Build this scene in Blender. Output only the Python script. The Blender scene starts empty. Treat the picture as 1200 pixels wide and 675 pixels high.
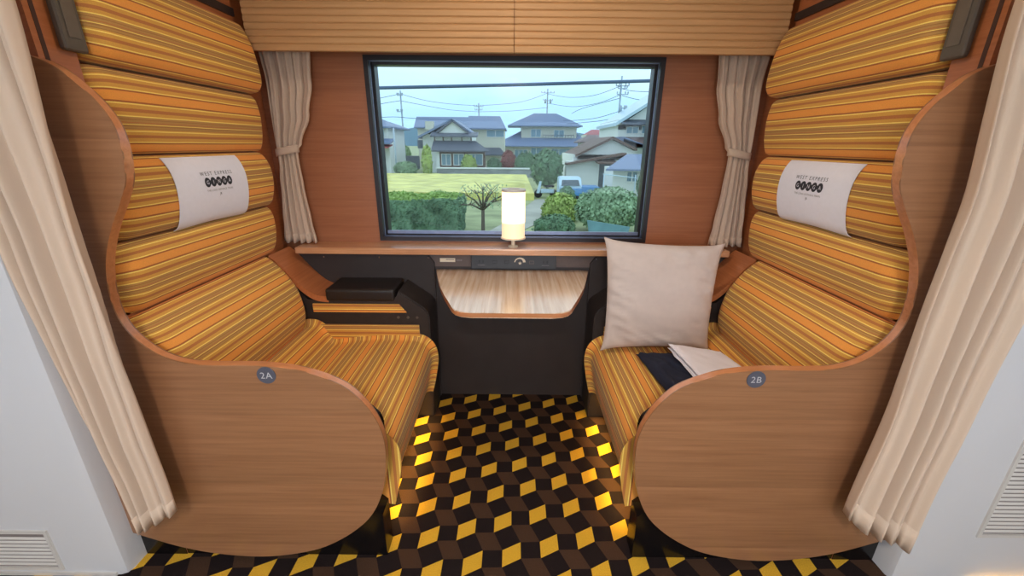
import bpy, bmesh, math, random
from mathutils import Vector, Matrix, noise
random.seed(7)
S = bpy.context.scene
COL = S.collection
PI = math.pi

# ------------------------------------------------------------------ camera
EYE = Vector((0, 0, 1.45)); TILT = math.radians(19.1); ROLL = math.radians(0.5); FPX = 485.0
fwd = Vector((0, math.cos(TILT), -math.sin(TILT))); rt0 = Vector((1, 0, 0)); up0 = rt0.cross(fwd)
rt = rt0*math.cos(ROLL)+up0*math.sin(ROLL); up = up0*math.cos(ROLL)-rt0*math.sin(ROLL)
cd = bpy.data.cameras.new('camera'); cam = bpy.data.objects.new('camera', cd); COL.objects.link(cam)
cam.matrix_world = Matrix(((rt.x, up.x, -fwd.x, EYE.x), (rt.y, up.y, -fwd.y, EYE.y), (rt.z, up.z, -fwd.z, EYE.z), (0, 0, 0, 1)))
cd.sensor_width = 36; cd.lens = FPX/1200*36; cd.clip_start = 0.01; cd.clip_end = 3000
S.camera = cam
S.view_settings.view_transform = 'Standard'; S.view_settings.look = 'None'
S.view_settings.gamma = 1; S.view_settings.exposure = 0; S.view_settings.use_curve_mapping = False

def W(px, py, Y):
    """a point measured on the photograph, at distance Y along the ground"""
    d = fwd*FPX+rt*(px-600)-up*(py-337.5)
    p = EYE+d*(Y/d.y)
    return p

# ------------------------------------------------------------------ materials
def srgb(r, g, b):
    f = lambda c: ((c/255+.055)/1.055)**2.4 if c > 10 else c/255/12.92
    return (f(r), f(g), f(b), 1)
def newmat(name):
    m = bpy.data.materials.new(name); m.use_nodes = True
    nt = m.node_tree; b = nt.nodes['Principled BSDF']
    return m, nt, b
def plain(name, col, rough=.5, metal=0, var=.06, scale=30, bump=0, spec=.5, emis=0, coat=0):
    m, nt, b = newmat(name)
    tc = nt.nodes.new('ShaderNodeTexCoord'); n = nt.nodes.new('ShaderNodeTexNoise'); n.inputs['Scale'].default_value = scale
    n.inputs['Detail'].default_value = 3
    nt.links.new(tc.outputs['Object'], n.inputs['Vector'])
    r = nt.nodes.new('ShaderNodeValToRGB')
    r.color_ramp.elements[0].position = .3; r.color_ramp.elements[1].position = .7
    r.color_ramp.elements[0].color = tuple(c*(1-var) for c in col[:3])+(1,)
    r.color_ramp.elements[1].color = tuple(min(1, c*(1+var)) for c in col[:3])+(1,)
    nt.links.new(n.outputs['Fac'], r.inputs['Fac']); nt.links.new(r.outputs['Color'], b.inputs['Base Color'])
    b.inputs['Roughness'].default_value = rough; b.inputs['Metallic'].default_value = metal
    b.inputs['Specular IOR Level'].default_value = spec
    b.inputs['Coat Weight'].default_value = coat
    if bump:
        bp = nt.nodes.new('ShaderNodeBump'); bp.inputs['Strength'].default_value = bump; bp.inputs['Distance'].default_value = .002
        nt.links.new(n.outputs['Fac'], bp.inputs['Height']); nt.links.new(bp.outputs['Normal'], b.inputs['Normal'])
    if emis:
        b.inputs['Emission Color'].default_value = col; b.inputs['Emission Strength'].default_value = emis
    return m
def wood(name, c1, c2, grain=(1.2, 40, 40), band=0, bandscale=9, rough=.38, coat=.15, bandax='Z', spec=.5):
    m, nt, b = newmat(name)
    N = nt.nodes.new; L = nt.links.new
    tc = N('ShaderNodeTexCoord'); mp = N('ShaderNodeMapping'); mp.inputs['Scale'].default_value = grain
    L(tc.outputs['Object'], mp.inputs['Vector'])
    n = N('ShaderNodeTexNoise'); n.inputs['Scale'].default_value = 2.2; n.inputs['Detail'].default_value = 8; n.inputs['Roughness'].default_value = .62
    n.inputs['Distortion'].default_value = .3
    L(mp.outputs['Vector'], n.inputs['Vector'])
    r = N('ShaderNodeValToRGB'); r.color_ramp.elements[0].position = .3; r.color_ramp.elements[1].position = .72
    r.color_ramp.elements[0].color = c1; r.color_ramp.elements[1].color = c2
    L(n.outputs['Fac'], r.inputs['Fac'])
    out = r.outputs['Color']
    if band:
        sx = N('ShaderNodeSeparateXYZ'); L(tc.outputs['Object'], sx.inputs['Vector'])
        mu = N('ShaderNodeMath'); mu.operation = 'MULTIPLY'; mu.inputs[1].default_value = bandscale
        L(sx.outputs[bandax], mu.inputs[0])
        fl = N('ShaderNodeMath'); fl.operation = 'FLOOR'; L(mu.outputs[0], fl.inputs[0])
        wn = N('ShaderNodeTexWhiteNoise'); wn.noise_dimensions = '1D'; L(fl.outputs[0], wn.inputs['W'])
        fr = N('ShaderNodeMath'); fr.operation = 'FRACT'; L(mu.outputs[0], fr.inputs[0])
        ad = N('ShaderNodeMath'); ad.operation = 'ADD'; L(fr.outputs[0], ad.inputs[0]); L(wn.outputs['Value'], ad.inputs[1])
        mr = N('ShaderNodeMapRange'); mr.inputs['From Min'].default_value = 0; mr.inputs['From Max'].default_value = 2
        mr.inputs['To Min'].default_value = 1-band; mr.inputs['To Max'].default_value = 1+band
        L(ad.outputs[0], mr.inputs['Value'])
        vm = N('ShaderNodeVectorMath'); vm.operation = 'SCALE'; L(out, vm.inputs[0]); L(mr.outputs[0], vm.inputs['Scale'])
        out = vm.outputs['Vector']
    L(out, b.inputs['Base Color'])
    b.inputs['Roughness'].default_value = rough; b.inputs['Coat Weight'].default_value = coat; b.inputs['Coat Roughness'].default_value = .2
    b.inputs['Specular IOR Level'].default_value = spec
    return m

M = {}
M['wood_panel'] = wood('wood_panel', srgb(136, 92, 62), srgb(160, 114, 80), band=.10, bandscale=11)
M['wood_edge'] = wood('wood_edge', srgb(190, 120, 75), srgb(212, 142, 96), rough=.28, coat=.5)
M['wood_wall'] = wood('wood_wall', srgb(150, 92, 62), srgb(170, 110, 76), band=.06, bandscale=8)
M['wood_side'] = wood('wood_side', srgb(170, 98, 56), srgb(192, 118, 72), grain=(40, 1.2, 40))
M['wood_sill'] = wood('wood_sill', srgb(190, 132, 92), srgb(216, 162, 120), rough=.25, coat=.8)  # lightened so the colour carries some of the window's highlight
M['wood_table'] = wood('wood_table', srgb(206, 164, 126), srgb(250, 228, 204), grain=(26, .9, 26), rough=.25, coat=1, band=.10, bandscale=11, bandax='X')  # wood tone whitened to stand in for the window's reflection
M['blind'] = wood('blind', srgb(186, 140, 92), srgb(200, 154, 104), rough=.6, coat=0)
M['black'] = plain('black', srgb(44, 36, 34), .55, var=.15)
M['leather'] = plain('leather', srgb(34, 27, 25), .42, var=.15, scale=200, bump=.15)
M['charcoal'] = plain('charcoal', srgb(52, 43, 41), .6, var=.12, scale=6)
M['band'] = plain('band', srgb(98, 82, 76), .5)
M['box'] = plain('box', srgb(44, 44, 48), .4)
M['socket'] = plain('socket', srgb(14, 14, 16), .5)
M['cream'] = plain('cream', srgb(232, 216, 190), .5)
M['grey_print'] = plain('grey_print', srgb(130, 120, 118), .6)
M['frame'] = plain('frame', srgb(36, 31, 36), .35)
M['alu'] = plain('alu', srgb(150, 160, 190), .3, metal=.7)
M['white_wall'] = plain('white_wall', srgb(208, 207, 210), .42, var=.01, scale=3)
M['white_part'] = plain('white_part', srgb(208, 203, 198), .5, var=.01)
M['ceiling'] = plain('ceiling', srgb(226, 220, 210), .6, var=.01)
M['groove'] = plain('groove', srgb(74, 42, 30), .6)
M['gloss_black'] = plain('gloss_black', srgb(18, 15, 15), .22, var=.05, spec=.35)
M['badge'] = plain('badge', srgb(84, 84, 96), .45)
M['badge_text'] = plain('badge_text', srgb(190, 186, 188), .5)
M['screw'] = plain('screw', srgb(190, 190, 190), .25, metal=1)
M['fixture'] = plain('fixture', srgb(92, 82, 72), .6, var=.03)
M['fixture_lens'] = plain('fixture_lens', srgb(104, 93, 82), .45)
M['cloth_white'] = plain('cloth_white', srgb(242, 240, 250), .85, var=.015, scale=60, bump=.1)
M['pillow'] = plain('pillow', srgb(208, 192, 184), .85, var=.02, scale=40, bump=.1)
M['navy'] = plain('navy', srgb(26, 32, 54), .9, var=.2, scale=300, bump=.3)
M['ink'] = plain('ink', srgb(50, 48, 56), .7)
M['chrome'] = plain('chrome', srgb(220, 215, 210), .2, metal=.6)
def curtain_mat():
    m, nt, b = newmat('curtain')
    N = nt.nodes.new; L = nt.links.new
    b.inputs['Base Color'].default_value = srgb(228, 205, 184); b.inputs['Roughness'].default_value = .85
    tl = N('ShaderNodeBsdfTranslucent'); tl.inputs['Color'].default_value = srgb(232, 208, 180)
    mx = N('ShaderNodeMixShader'); mx.inputs[0].default_value = .25
    tc = N('ShaderNodeTexCoord'); n = N('ShaderNodeTexNoise'); n.inputs['Scale'].default_value = 350
    L(tc.outputs['Object'], n.inputs['Vector']); bp = N('ShaderNodeBump'); bp.inputs['Strength'].default_value = .12; bp.inputs['Distance'].default_value = .001
    L(n.outputs['Fac'], bp.inputs['Height']); L(bp.outputs['Normal'], b.inputs['Normal'])
    L(b.outputs[0], mx.inputs[1]); L(tl.outputs[0], mx.inputs[2]); L(mx.outputs[0], nt.nodes['Material Output'].inputs['Surface'])
    return m
M['curtain'] = curtain_mat()
def glass_mat():
    m = bpy.data.materials.new('window_glass'); m.use_nodes = True; nt = m.node_tree; nt.nodes.clear()
    N = nt.nodes.new; L = nt.links.new
    o = N('ShaderNodeOutputMaterial'); t = N('ShaderNodeBsdfTransparent'); t.inputs['Color'].default_value = (.96, .985, 1, 1)
    g = N('ShaderNodeBsdfGlossy'); g.inputs['Roughness'].default_value = .01
    f = N('ShaderNodeFresnel'); f.inputs['IOR'].default_value = 1.45
    x = N('ShaderNodeMixShader'); sc_ = N('ShaderNodeMath'); sc_.operation = 'MULTIPLY'; sc_.inputs[1].default_value = .35; L(f.outputs[0], sc_.inputs[0]); L(sc_.outputs[0], x.inputs[0]); L(t.outputs[0], x.inputs[1]); L(g.outputs[0], x.inputs[2]); L(x.outputs[0], o.inputs['Surface'])
    return m
M['glass'] = glass_mat()
def emit(name, col, s):
    m = bpy.data.materials.new(name); m.use_nodes = True; b = m.node_tree.nodes['Principled BSDF']
    b.inputs['Base Color'].default_value = col; b.inputs['Emission Color'].default_value = col; b.inputs['Emission Strength'].default_value = s
    b.inputs['Roughness'].default_value = .5
    return m
M['lamp_shade'] = emit('lamp_shade', srgb(255, 222, 180), .75)
M['lamp_glow'] = emit('lamp_glow', srgb(255, 216, 158), 2.6)
M['led'] = emit('led', srgb(255, 190, 70), 22)
M['floor_led'] = emit('floor_led', srgb(255, 190, 80), 7)
M['ceiling_lamp'] = emit('ceiling_lamp', srgb(255, 232, 205), 12)

# striped upholstery: stripes run along U = arc length (one unit = one repeat)
def fabric(name, dim=1.0, rep=1.0):
    O = (242, 160, 68); R = (178, 98, 46); MU = (220, 163, 70); B = (192, 118, 60); Y = (255, 224, 116); OL = (192, 142, 76); BR = (174, 122, 62)
    seq = [(30, O), (6, R), (5, Y), (13, MU), (11, B), (12, MU), (4, Y), (7, OL), (3, BR), (7, OL), (3, B), (4, OL), (3, Y), (5, BR), (6, OL), (3, BR), (5, MU), (4, Y), (11, MU), (10, B), (13, MU), (4, Y), (6, R)]
    tot = sum(a for a, _ in seq)
    m, nt, b = newmat(name)
    N = nt.nodes.new; L = nt.links.new
    uv = N('ShaderNodeUVMap'); uv.uv_map = 'UVMap'; sp = N('ShaderNodeSeparateXYZ'); L(uv.outputs[0], sp.inputs[0])
    nz = N('ShaderNodeTexNoise'); nz.inputs['Scale'].default_value = 6; tc = N('ShaderNodeTexCoord'); L(tc.outputs['Object'], nz.inputs['Vector'])
    ns = N('ShaderNodeMath'); ns.operation = 'MULTIPLY_ADD'; ns.inputs[1].default_value = .02; L(nz.outputs['Fac'], ns.inputs[0]); L(sp.outputs['X'], ns.inputs[2])
    fr = N('ShaderNodeMath'); fr.operation = 'FRACT'; L(ns.outputs[0], fr.inputs[0])
    cr = N('ShaderNodeValToRGB'); cr.color_ramp.interpolation = 'CONSTANT'; L(fr.outputs[0], cr.inputs['Fac'])
    e = cr.color_ramp.elements; e.remove(e[1]); pos = 0
    for i, (w, c) in enumerate(seq):
        el = e[0] if i == 0 else e.new(pos/tot)
        el.position = pos/tot; el.color = tuple(v*dim for v in srgb(*c)[:3])+(1,)
        pos += w
    n2 = N('ShaderNodeTexNoise'); n2.inputs['Scale'].default_value = 420; n2.inputs['Detail'].default_value = 2; L(tc.outputs['Object'], n2.inputs['Vector'])
    mr = N('ShaderNodeMapRange'); mr.inputs['To Min'].default_value = .82; mr.inputs['To Max'].default_value = 1.16; L(n2.outputs['Fac'], mr.inputs['Value'])
    vm = N('ShaderNodeVectorMath'); vm.operation = 'SCALE'; L(cr.outputs['Color'], vm.inputs[0]); L(mr.outputs[0], vm.inputs['Scale'])
    L(vm.outputs['Vector'], b.inputs['Base Color'])
    b.inputs['Roughness'].default_value = .8; b.inputs['Sheen Weight'].default_value = .1
    bp = N('ShaderNodeBump'); bp.inputs['Strength'].default_value = .2; bp.inputs['Distance'].default_value = .001
    L(n2.outputs['Fac'], bp.inputs['Height']); L(bp.outputs['Normal'], b.inputs['Normal'])
    return m
M['fabric'] = fabric('fabric', 1.02); REP = .148
def carpet(name, c, v=.25):
    m, nt, b = newmat(name); N = nt.nodes.new; L = nt.links.new
    tc = N('ShaderNodeTexCoord'); n = N('ShaderNodeTexNoise'); n.inputs['Scale'].default_value = 320; n.inputs['Detail'].default_value = 4
    L(tc.outputs['Object'], n.inputs['Vector'])
    mr = N('ShaderNodeMapRange'); mr.inputs['From Min'].default_value = .25; mr.inputs['From Max'].default_value = .75
    mr.inputs['To Min'].default_value = 1-v; mr.inputs['To Max'].default_value = 1+v; L(n.outputs['Fac'], mr.inputs['Value'])
    cc = N('ShaderNodeRGB'); cc.outputs[0].default_value = c
    vm = N('ShaderNodeVectorMath'); vm.operation = 'SCALE'; L(cc.outputs[0], vm.inputs[0]); L(mr.outputs[0], vm.inputs['Scale'])
    L(vm.outputs['Vector'], b.inputs['Base Color']); b.inputs['Roughness'].default_value = .95; b.inputs['Specular IOR Level'].default_value = .1
    bp = N('ShaderNodeBump'); bp.inputs['Strength'].default_value = .5; bp.inputs['Distance'].default_value = .003
    L(n.outputs['Fac'], bp.inputs['Height']); L(bp.outputs['Normal'], b.inputs['Normal'])
    return m
M['c_yellow'] = carpet('c_yellow', srgb(214, 166, 52)); M['c_black'] = carpet('c_black', srgb(34, 26, 26), .35); M['c_brown'] = carpet('c_brown', srgb(70, 50, 38))

# ------------------------------------------------------------------ object helpers
def link(name, bm, mats, parent=None, smooth=False, recalc=True):
    if recalc: bmesh.ops.recalc_face_normals(bm, faces=bm.faces)
    me = bpy.data.meshes.new(name); bm.to_mesh(me); bm.free()
    for m in (mats if isinstance(mats, (list, tuple)) else [mats]): me.materials.append(M[m] if isinstance(m, str) else m)
    if smooth:
        for p in me.polygons: p.use_smooth = True
    o = bpy.data.objects.new(name, me); COL.objects.link(o)
    if parent: o.parent = parent; o.matrix_parent_inverse = parent.matrix_world.inverted()
    return o
def empty(name, loc=(0, 0, 0)):
    o = bpy.data.objects.new(name, None); COL.objects.link(o); o.location = loc; o.empty_display_size = .1
    o.matrix_world = Matrix.Translation(loc); return o
def tag(o, label, cat, group=None, kind=None):
    o['label'] = label; o['category'] = cat
    if group: o['group'] = group
    if kind: o['kind'] = kind
    return o
def structure(o, label=None):
    o['kind'] = 'structure'
    if label: o['label'] = label
    return o
def box(bm, x0, x1, y0, y1, z0, z1, mat=0):
    if x0 > x1: x0, x1 = x1, x0
    v = [bm.verts.new(p) for p in [(x0, y0, z0), (x1, y0, z0), (x1, y1, z0), (x0, y1, z0), (x0, y0, z1), (x1, y0, z1), (x1, y1, z1), (x0, y1, z1)]]
    fs = [bm.faces.new([v[i] for i in f]) for f in [(0, 3, 2, 1), (4, 5, 6, 7), (0, 1, 5, 4), (1, 2, 6, 5), (2, 3, 7, 6), (3, 0, 4, 7)]]
    for f in fs: f.material_index = mat
    return fs
def bbox(bm, *a, r=.004, seg=2):
    fs = box(bm, *a); es = list({e for f in fs for e in f.edges})
    bmesh.ops.bevel(bm, geom=es, offset=r, segments=seg, profile=.6, affect='EDGES')
def boxobj(name, a, mat, parent=None, r=0, seg=2):
    bm = bmesh.new()
    if r: bbox(bm, *a, r=r, seg=seg)
    else: box(bm, *a)
    return link(name, bm, mat, parent, smooth=False)
def prism(bm, pts, fn, d0, d1, side=0, cap=0):
    """pts 2D outline, fn(a,b,d) -> 3D; extruded between d0 and d1"""
    A = [bm.verts.new(fn(a, b, d0)) for a, b in pts]; B = [bm.verts.new(fn(a, b, d1)) for a, b in pts]
    f = [bm.faces.new(A), bm.faces.new(B[::-1])]
    for q in f: q.material_index = cap
    n = len(pts)
    for i in range(n):
        q = bm.faces.new([A[i], B[i], B[(i+1) % n], A[(i+1) % n]]); q.material_index = side
    return f
XZ = lambda a, b, d: (a, d, b)
XY = lambda a, b, d: (a, b, d)
YZ = lambda a, b, d: (d, a, b)
def catmull(pts, n=6, closed=False):
    out = []; k = len(pts); rng = k if closed else k-1
    for i in range(rng):
        g = lambda j: Vector(pts[j % k]) if closed else Vector(pts[max(0, min(k-1, j))])
        p0, p1, p2, p3 = g(i-1), g(i), g(i+1), g(i+2)
        for s in range(n):
            t = s/n
            out.append(tuple(.5*((2*p1)+(p2-p0)*t+(2*p0-5*p1+4*p2-p3)*t*t+(3*p1-p0-3*p2+p3)*t**3)))
    if not closed: out.append(tuple(pts[-1]))
    return out
def tube(bm, pts, r, seg=8, mat=0):
    pts = [Vector(p) for p in pts]; rings = []
    for i, p in enumerate(pts):
        t = (pts[min(i+1, len(pts)-1)]-pts[max(i-1, 0)]).normalized()
        a = t.cross(Vector((0, 0, 1)));
        if a.length < 1e-3: a = t.cross(Vector((1, 0, 0)))
        a.normalize(); b = t.cross(a); rr = r[i] if isinstance(r, (list, tuple)) else r
        rings.append([bm.verts.new(p+(a*math.cos(k*2*PI/seg)+b*math.sin(k*2*PI/seg))*rr) for k in range(seg)])
    for i in range(len(rings)-1):
        for k in range(seg):
            f = bm.faces.new([rings[i][k], rings[i][(k+1) % seg], rings[i+1][(k+1) % seg], rings[i+1][k]]); f.material_index = mat; f.smooth = True
    bm.faces.new(rings[0]); bm.faces.new(rings[-1][::-1])
def lathe(bm, prof, c, seg=32):
    rings = []
    for r, z in prof: rings.append([bm.verts.new((c[0]+r*math.cos(k*2*PI/seg), c[1]+r*math.sin(k*2*PI/seg), c[2]+z)) for k in range(seg)])
    for i in range(len(rings)-1):
        for k in range(seg): bm.faces.new([rings[i][k], rings[i][(k+1) % seg], rings[i+1][(k+1) % seg], rings[i+1][k]])
    if prof[0][0] > 1e-5: bm.faces.new(rings[0][::-1])
    if prof[-1][0] > 1e-5: bm.faces.new(rings[-1])
def auto_smooth(o, deg=40):
    for p in o.data.polygons: p.use_smooth = True
    bm = bmesh.new(); bm.from_mesh(o.data)
    for e in bm.edges:
        if len(e.link_faces) == 2 and e.calc_face_angle(0) > math.radians(deg): e.smooth = False
    bm.to_mesh(o.data); bm.free(); return o
def text_polys(txt, size, align='CENTER', spacing=1.0):
    """flat triangulated lettering as (verts2d, faces)"""
    c = bpy.data.curves.new('lettering', 'FONT'); c.body = txt; c.size = size; c.align_x = align; c.space_character = spacing; c.resolution_u = 3
    o = bpy.data.objects.new('lettering', c); COL.objects.link(o)
    bpy.context.view_layer.update()
    dg = bpy.context.evaluated_depsgraph_get(); me = bpy.data.meshes.new_from_object(o.evaluated_get(dg))
    v = [(q.co.x, q.co.y) for q in me.vertices]; f = [tuple(p.vertices) for p in me.polygons]
    bpy.data.objects.remove(o); bpy.data.curves.remove(c); bpy.data.meshes.remove(me)
    return v, f
def put_text(bm, tp, fn, mat=0):
    vs = [bm.verts.new(fn(a, b)) for a, b in tp[0]]
    for f in tp[1]:
        try: bm.faces.new([vs[i] for i in f]).material_index = mat
        except ValueError: pass

# ------------------------------------------------------------------ carriage shell
# carpet of leaning yellow, brown and black rhombs
bm = bmesh.new()
a = Vector((.1436, .0363)); b2 = Vector((-.0358, .1424)); e1 = Vector((.069, .034)); e2 = Vector((0, .067)); O0 = Vector((-.027, 1.694))
XL = 2.6; YB = -1.3; YW = 2.25
vc = {}
def nv(p):
    k = (round(p.x, 4), round(p.y, 4))
    if k not in vc: vc[k] = bm.verts.new((p.x, p.y, 0))
    return vc[k]
for i in range(-30, 31):
    for j in range(-26, 14):
        o = O0+a*i+b2*j
        xs = [Vector((0, 0)), e1, a]; ys = [Vector((0, 0)), e2, b2]
        for u in range(2):
            for v in range(2):
                q = [o+xs[u]+ys[v], o+xs[u+1]+ys[v], o+xs[u+1]+ys[v+1], o+xs[u]+ys[v+1]]
                c = sum(q, Vector((0, 0)))/4
                if abs(c.x) > XL+.05 or c.y < YB-.05 or c.y > YW: continue
                f = bm.faces.new([nv(p) for p in q]); f.material_index = {(0, 0): 0, (1, 1): 2}.get((u, v), 1)
for f in bm.faces: f.normal_update()
fl = link('floor', bm, ['c_yellow', 'c_black', 'c_brown'], recalc=False)
if fl.data.polygons[0].normal.z < 0: fl.data.flip_normals()
structure(fl, 'black carpet patterned with leaning yellow and brown rhombs')
structure(boxobj('ceiling', (-XL-.1, XL+.1, YB-.1, 2.45, 2.36, 2.42), 'ceiling'))
# window wall with its opening
WX0, WX1, WZ0, WZ1 = -.729, .733, .944, 1.853
bm = bmesh.new()
for A in [(-1.35, WX0, YW, 2.36, 0, 2.36), (WX1, 1.35, YW, 2.36, 0, 2.36), (WX0, WX1, YW, 2.36, 0, WZ0), (WX0, WX1, YW, 2.36, WZ1, 2.36)]: box(bm, *A)
structure(link('wall_window', bm, 'wood_wall'), 'brown wood panelled wall around the window')
for s, nm in ((-1, 'left'), (1, 'right')):
    bm = bmesh.new()
    y0 = 1.131
    prism(bm, [(s*1.35, y0), (s*1.20, y0), (s*1.20, 2.04), (s*1.25, 2.04), (s*1.25, 2.25), (s*1.35, 2.25)], XY, 0, 2.36)
    w = link('wall_'+nm, bm, 'wood_side'); structure(w, f'{nm} wooden side wall of the compartment behind the seat back')
    boxobj('trim_'+nm, (s*1.190, s*1.20, 1.30, 2.039, 1.955, 1.985), 'frame')['kind'] = 'structure'
    sur = structure(boxobj('trim_%d' % (5 if s < 0 else 6), (s*1.155, s*1.1995, 1.131, 1.232, 1.56, 2.359), 'wood_side'))
    structure(boxobj('trim_%d' % (1 if s < 0 else 2), (s*1.1540, s*1.155, 1.146, 1.157, 1.60, 2.359), 'groove'))
    # white pier by the aisle
    bm = bmesh.new()
    pts = [(s*1.35, 1.17), (s*1.35, 1.075), (s*1.3573, 1.0573), (s*1.375, 1.05), (s*XL, 1.05), (s*XL, 1.17)]
    prism(bm, pts, XY, 0.0, 2.36)
    structure(auto_smooth(link('wall_pier_'+nm, bm, 'white_wall'), 30), f'white painted aisle wall on the {nm}')
    boxobj('baseboard_'+nm, (s*1.385, s*XL, 1.043, 1.05, .0, .012), 'white_part')['kind'] = 'structure'
    bm = bmesh.new(); box(bm, s*XL, s*(XL+.1), YB, 1.17, 0, 2.36)
    structure(link('wall_aisle_'+nm, bm, 'white_wall'))
# far side of the aisle with the opposite window (daylight comes in)
bm = bmesh.new()
for A in [(-XL, -1.9, YB-.1, YB, 0, 2.36), (1.9, XL, YB-.1, YB, 0, 2.36), (-1.9, 1.9, YB-.1, YB, 0, .8), (-1.9, 1.9, YB-.1, YB, 1.75, 2.36)]: box(bm, *A)
structure(link('wall_back', bm, 'white_wall'))
bm = bmesh.new(); box(bm, -1.9, 1.9, YB-.06, YB-.054, .8, 1.75)
structure(link('window_2', bm, 'glass'))

# window: dark frame, inner reveal, pane
win = empty('window_1', (0, YW, WZ0)); structure(win, 'wide train window in a black frame')
def ringframe(bm, x0, x1, z0, z1, t, y0, y1):
    box(bm, x0, x0+t, y0, y1, z0, z1); box(bm, x1-t, x1, y0, y1, z0, z1)
    box(bm, x0+t, x1-t, y0, y1, z0, z0+t); box(bm, x0+t, x1-t, y0, y1, z1-t, z1)
bm = bmesh.new(); ringframe(bm, WX0, WX1, WZ0, WZ1, .022, YW-.008, YW+.05); ringframe(bm, WX0+.014, WX1-.014, WZ0+.014, WZ1-.014, .02, YW+.05, YW+.11)
link('window_frame', bm, 'frame', win)
bm = bmesh.new(); ringframe(bm, WX0+.022, WX1-.022, WZ0+.022, WZ1-.022, .0015, YW+.02, YW+.028)
box(bm, WX0+.03, WX1-.03, YW+.045, YW+.052, WZ0+.03, WZ0+.048)
link('metal_strip', bm, 'alu', win)
boxobj('pane', (WX0+.03, WX1-.03, YW+.06, YW+.066, WZ0+.03, WZ1-.03), 'glass', win)

# sill shelf
bm = bmesh.new(); bbox(bm, -1.135, 1.135, 2.10, YW, .901, .935, r=.006)
sl = link('window_sill', bm, 'wood_sill'); sl.name = 'trim_3'; structure(sl, 'light wooden window shelf above the dark wall')
# dark lower wall: centre board, raised side boards with clipped corners, band
bm = bmesh.new(); box(bm, -.47, .47, 2.19, YW, 0, .815)
structure(link('wall_lower_centre', bm, 'charcoal'), 'dark lower wall under the fold table')
bm = bmesh.new(); box(bm, -.46, .46, 2.187, YW, .815, .90)
structure(link('trim_4', bm, 'band'), 'grey brown strip under the window shelf')
for s, nm in ((-1, 'left'), (1, 'right')):
    bm = bmesh.new(); prism(bm, [(s*1.25, 0), (s*.425, 0), (s*.425, .84), (s*.47, .90), (s*1.25, .90)], XZ, 2.172, 2.2, 0, 0)
    w = link('wall_lower_'+nm, bm, 'charcoal'); structure(w, f'dark raised board on the lower {nm} wall')
    bm = bmesh.new()
    for x in (.455, .72, 1.02):
        tube(bm, [(s*x, 2.172, .868), (s*x, 2.1695, .868)], .0035, 10)
    link('screw', bm, 'screw', w)

# ribbed valance above the window, two sections
def valance(name, x0, x1, label):
    bm = bmesh.new(); prof = []
    z = 1.832; prof = [(2.075, z), (2.052, z)]
    while z < 2.33:
        for t, d in ((.15, .001), (.5, 0), (.85, .001), (.97, .006)): prof.append((2.05+d, z+t*.0268))
        z += .0268
    prof += [(2.055, z), (2.075, z)]
    prism(bm, prof, YZ, x0, x1)
    return tag(link(name, bm, 'blind'), label, 'blind', 'ribbed wooden valance above the window')
valance('ribbed_valance', -1.165, -.0015, 'left half of the ribbed beige valance above the window')
valance('ribbed_valance', .0015, 1.18, 'right half of the ribbed beige valance above the window')

# ------------------------------------------------------------------ side partitions 2A / 2B
OUT = [(1.34, 1.66), (1.25, 1.658), (1.160, 1.643), (1.101, 1.6215), (1.052, 1.579), (1.017, 1.538), (.994, 1.489), (.990, 1.432), (.996, 1.384), (1.006, 1.347), (1.034, 1.297),
       (1.074, 1.235), (1.108, 1.170), (1.130, 1.108), (1.143, 1.037), (1.141, .967), (1.115, .905), (1.062, .852), (1.00, .824), (.92, .814), (.77, .8135), (.667, .803), (.60, .784),
       (.523, .749), (.474, .702), (.435, .639), (.412, .565), (.409, .474), (.425, .367), (.458, .27), (.51, .192), (.601, .115), (.71, .06), (.869, .029), (1.023, .035),
       (1.17, .067), (1.308, .123), (1.34, .135)]
PY0, PY1 = 1.10, 1.129
for s, code, nm in ((-1, '2A', 'left'), (1, '2B', 'right')):
    root = empty('seat_partition', (s*.87, PY0, 0)); 
    tag(root, f'curved wooden side partition with the {code} badge beside the {nm} seat', 'partition', 'curved wooden partitions at the aisle')
    core = catmull(OUT[1:-1], 5); pts = [(s*x, z) for x, z in [OUT[0]]+core+[OUT[-1]]]
    bm = bmesh.new(); caps = prism(bm, pts, XZ, PY0, PY1, 1, 0)
    es = list({e for f in caps for e in f.edges}); bmesh.ops.bevel(bm, geom=es, offset=.004, segments=3, profile=.5, affect='EDGES')
    o = link('board', bm, ['wood_panel', 'wood_edge'], root); auto_smooth(o, 35)
    bx, bz = s*.744, .782
    bm = bmesh.new(); tube(bm, [(bx, PY0, bz), (bx, PY0-.002, bz)], .0285, 40)
    bd = link('seat_badge', bm, 'badge', root); bd['label'] = f'round grey badge reading {code}'
    bm = bmesh.new(); put_text(bm, text_polys(code, .030 if s < 0 else .030, spacing=1.1), lambda a, b: (bx+a, PY0-.0026, bz-.0105+b))
    link('badge_text', bm, 'badge_text', bd)

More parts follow.
